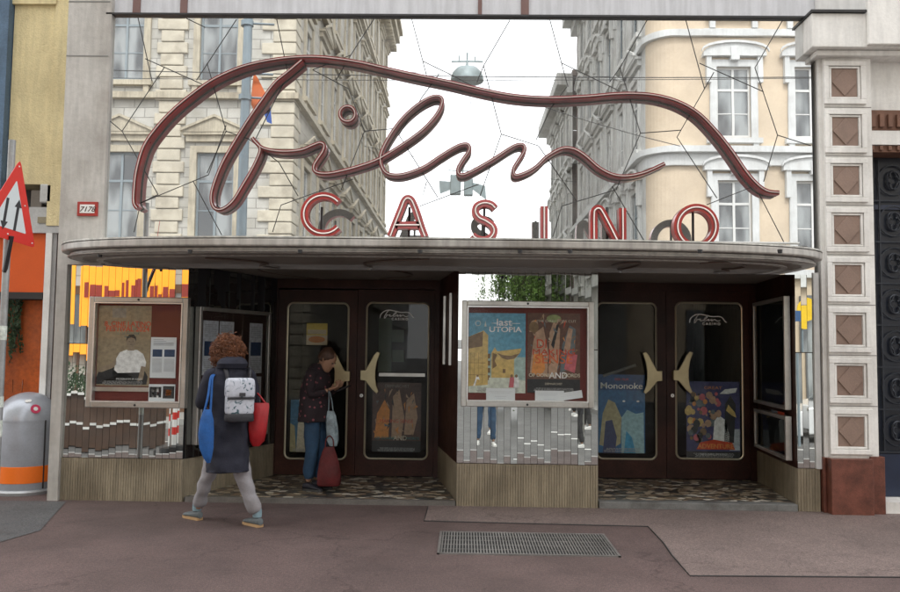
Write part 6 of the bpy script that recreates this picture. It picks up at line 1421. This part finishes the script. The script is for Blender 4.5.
for sx in (-1.4, 1.35):
    for sy in (-.80, .80):
        mb = MB(); mb.lathe([(.1,-.10),(.32,-.10),(.33,-.08),(.33,.08),(.32,.10),(.1,.10)], (cx_+sx, cy_+sy, -.14+.33), 28, 'Y'); wh = mb.build('wheel', M_dark, t, smooth=True)
        mb = MB(); mb.lathe([(.02,-.105),(.19,-.105),(.2,-.10),(.2,.10),(.19,.105),(.02,.105)], (cx_+sx, cy_+sy, -.14+.33), 20, 'Y'); mb.build('rim', M_alu, wh, smooth=True)
for sy in (-.6, .6):
    mb = MB(); mb.sphere((cx_-2.1, cy_+sy, -.14+.62), .13, 12, 8, (.5,1,.6)); mb.build('headlight', M_alu, t, smooth=True)
q = mv(806, 318, 9.5); t = thing('street_sign', (q.x, q.y, -.14), 'yellow round street sign with a blue corner plate on a thin pole', 'road sign')
mb = MB(); mb.lathe([(.26,-.02),(.26,.02)], (q.x+.05, q.y, q.z), 28, 'Y'); mb.build('disc', mat('sign_yellow', (.80,.52,.01), .4), t)
mb = MB(); mb.box(q.x-.34, q.x-.14, q.y-.04, q.y+.035, q.z-.25, q.z-.02); mb.build('side_plate', mat('sign_blue', (.03,.09,.22), .4), t)
mb = MB(); mb.tube([(q.x, q.y-.03, -.14), (q.x, q.y-.03, q.z+.2)], .03, 8); mb.build('pole', MATS['pole_grey'], t)
# flanking buildings along the street so that grazing mirrors see a street
t = thing('apartment_building', (-31, -18, 0), 'plain ochre building far left across the street', 'building')
w7, T7 = facade(t, (xcL-17.2, YA), (-1, 0), 22, 19, [1.8+2.9*k for k in range(7)], [(4.6,2.5,1.12,pL2),(8.8,2.5,1.12,pL2),(13,2.5,1.12,pL2)], M_surr)
t = thing('apartment_building', (31, -18, 0), 'plain grey stucco building far right across the street', 'building')
w8, T8 = facade(t, (x1_+22.2, YA), (-1, 0), 22, 18, [1.8+2.9*k for k in range(7)], [(4.2,2.1,1.0,pR),(8.0,2.1,1.0,pR),(12,2.1,1.0,pR)], M_white3)


# ------------------------------------------------------------------ light
w = bpy.data.worlds.new('World'); sc.world = w; w.use_nodes = True; N = w.node_tree.nodes; L = w.node_tree.links
bg = N['Background']; sky = N.new('ShaderNodeTexSky'); sky.sky_type = 'NISHITA'; sky.sun_disc = False
EL, AZ = R(50), R(5)       # azimuth measured clockwise from +y
sky.sun_elevation = EL; sky.sun_rotation = AZ; sky.dust_density = 3; sky.air_density = 1.2
tc = N.new('ShaderNodeTexCoord'); nz = N.new('ShaderNodeTexNoise'); nz.inputs['Scale'].default_value = 2.2; nz.inputs['Detail'].default_value = 6
L.new(tc.outputs['Generated'], nz.inputs['Vector'])
rp = N.new('ShaderNodeValToRGB'); rp.color_ramp.elements[0].position = .3; rp.color_ramp.elements[0].color = (8.9, 8.9, 9.0, 1); rp.color_ramp.elements[1].position = .7; rp.color_ramp.elements[1].color = (11.7, 11.6, 11.5, 1)
L.new(nz.outputs['Fac'], rp.inputs['Fac'])
mx = N.new('ShaderNodeMix'); mx.data_type = 'RGBA'; mx.inputs['Factor'].default_value = .92
L.new(sky.outputs[0], mx.inputs['A']); L.new(rp.outputs[0], mx.inputs['B']); L.new(mx.outputs['Result'], bg.inputs['Color']); bg.inputs['Strength'].default_value = .13
sd = bpy.data.lights.new('sun', 'SUN'); sd.energy = 1.1; sd.angle = R(14); sd.color = (1, .97, .93); so = bpy.data.objects.new('sun', sd); col.objects.link(so)
dirv = Vector((math.sin(AZ)*math.cos(EL), math.cos(AZ)*math.cos(EL), math.sin(EL))); so.rotation_euler = (-dirv).to_track_quat('-Z', 'Y').to_euler()
vs_ = sc.view_settings; vs_.view_transform = 'Standard'; vs_.look = 'None'; vs_.gamma = 1; vs_.exposure = 1.2; vs_.use_curve_mapping = False
sc.cycles.max_bounces = 10; sc.cycles.glossy_bounces = 6; sc.cycles.transparent_max_bounces = 12; sc.cycles.sample_clamp_indirect = 6
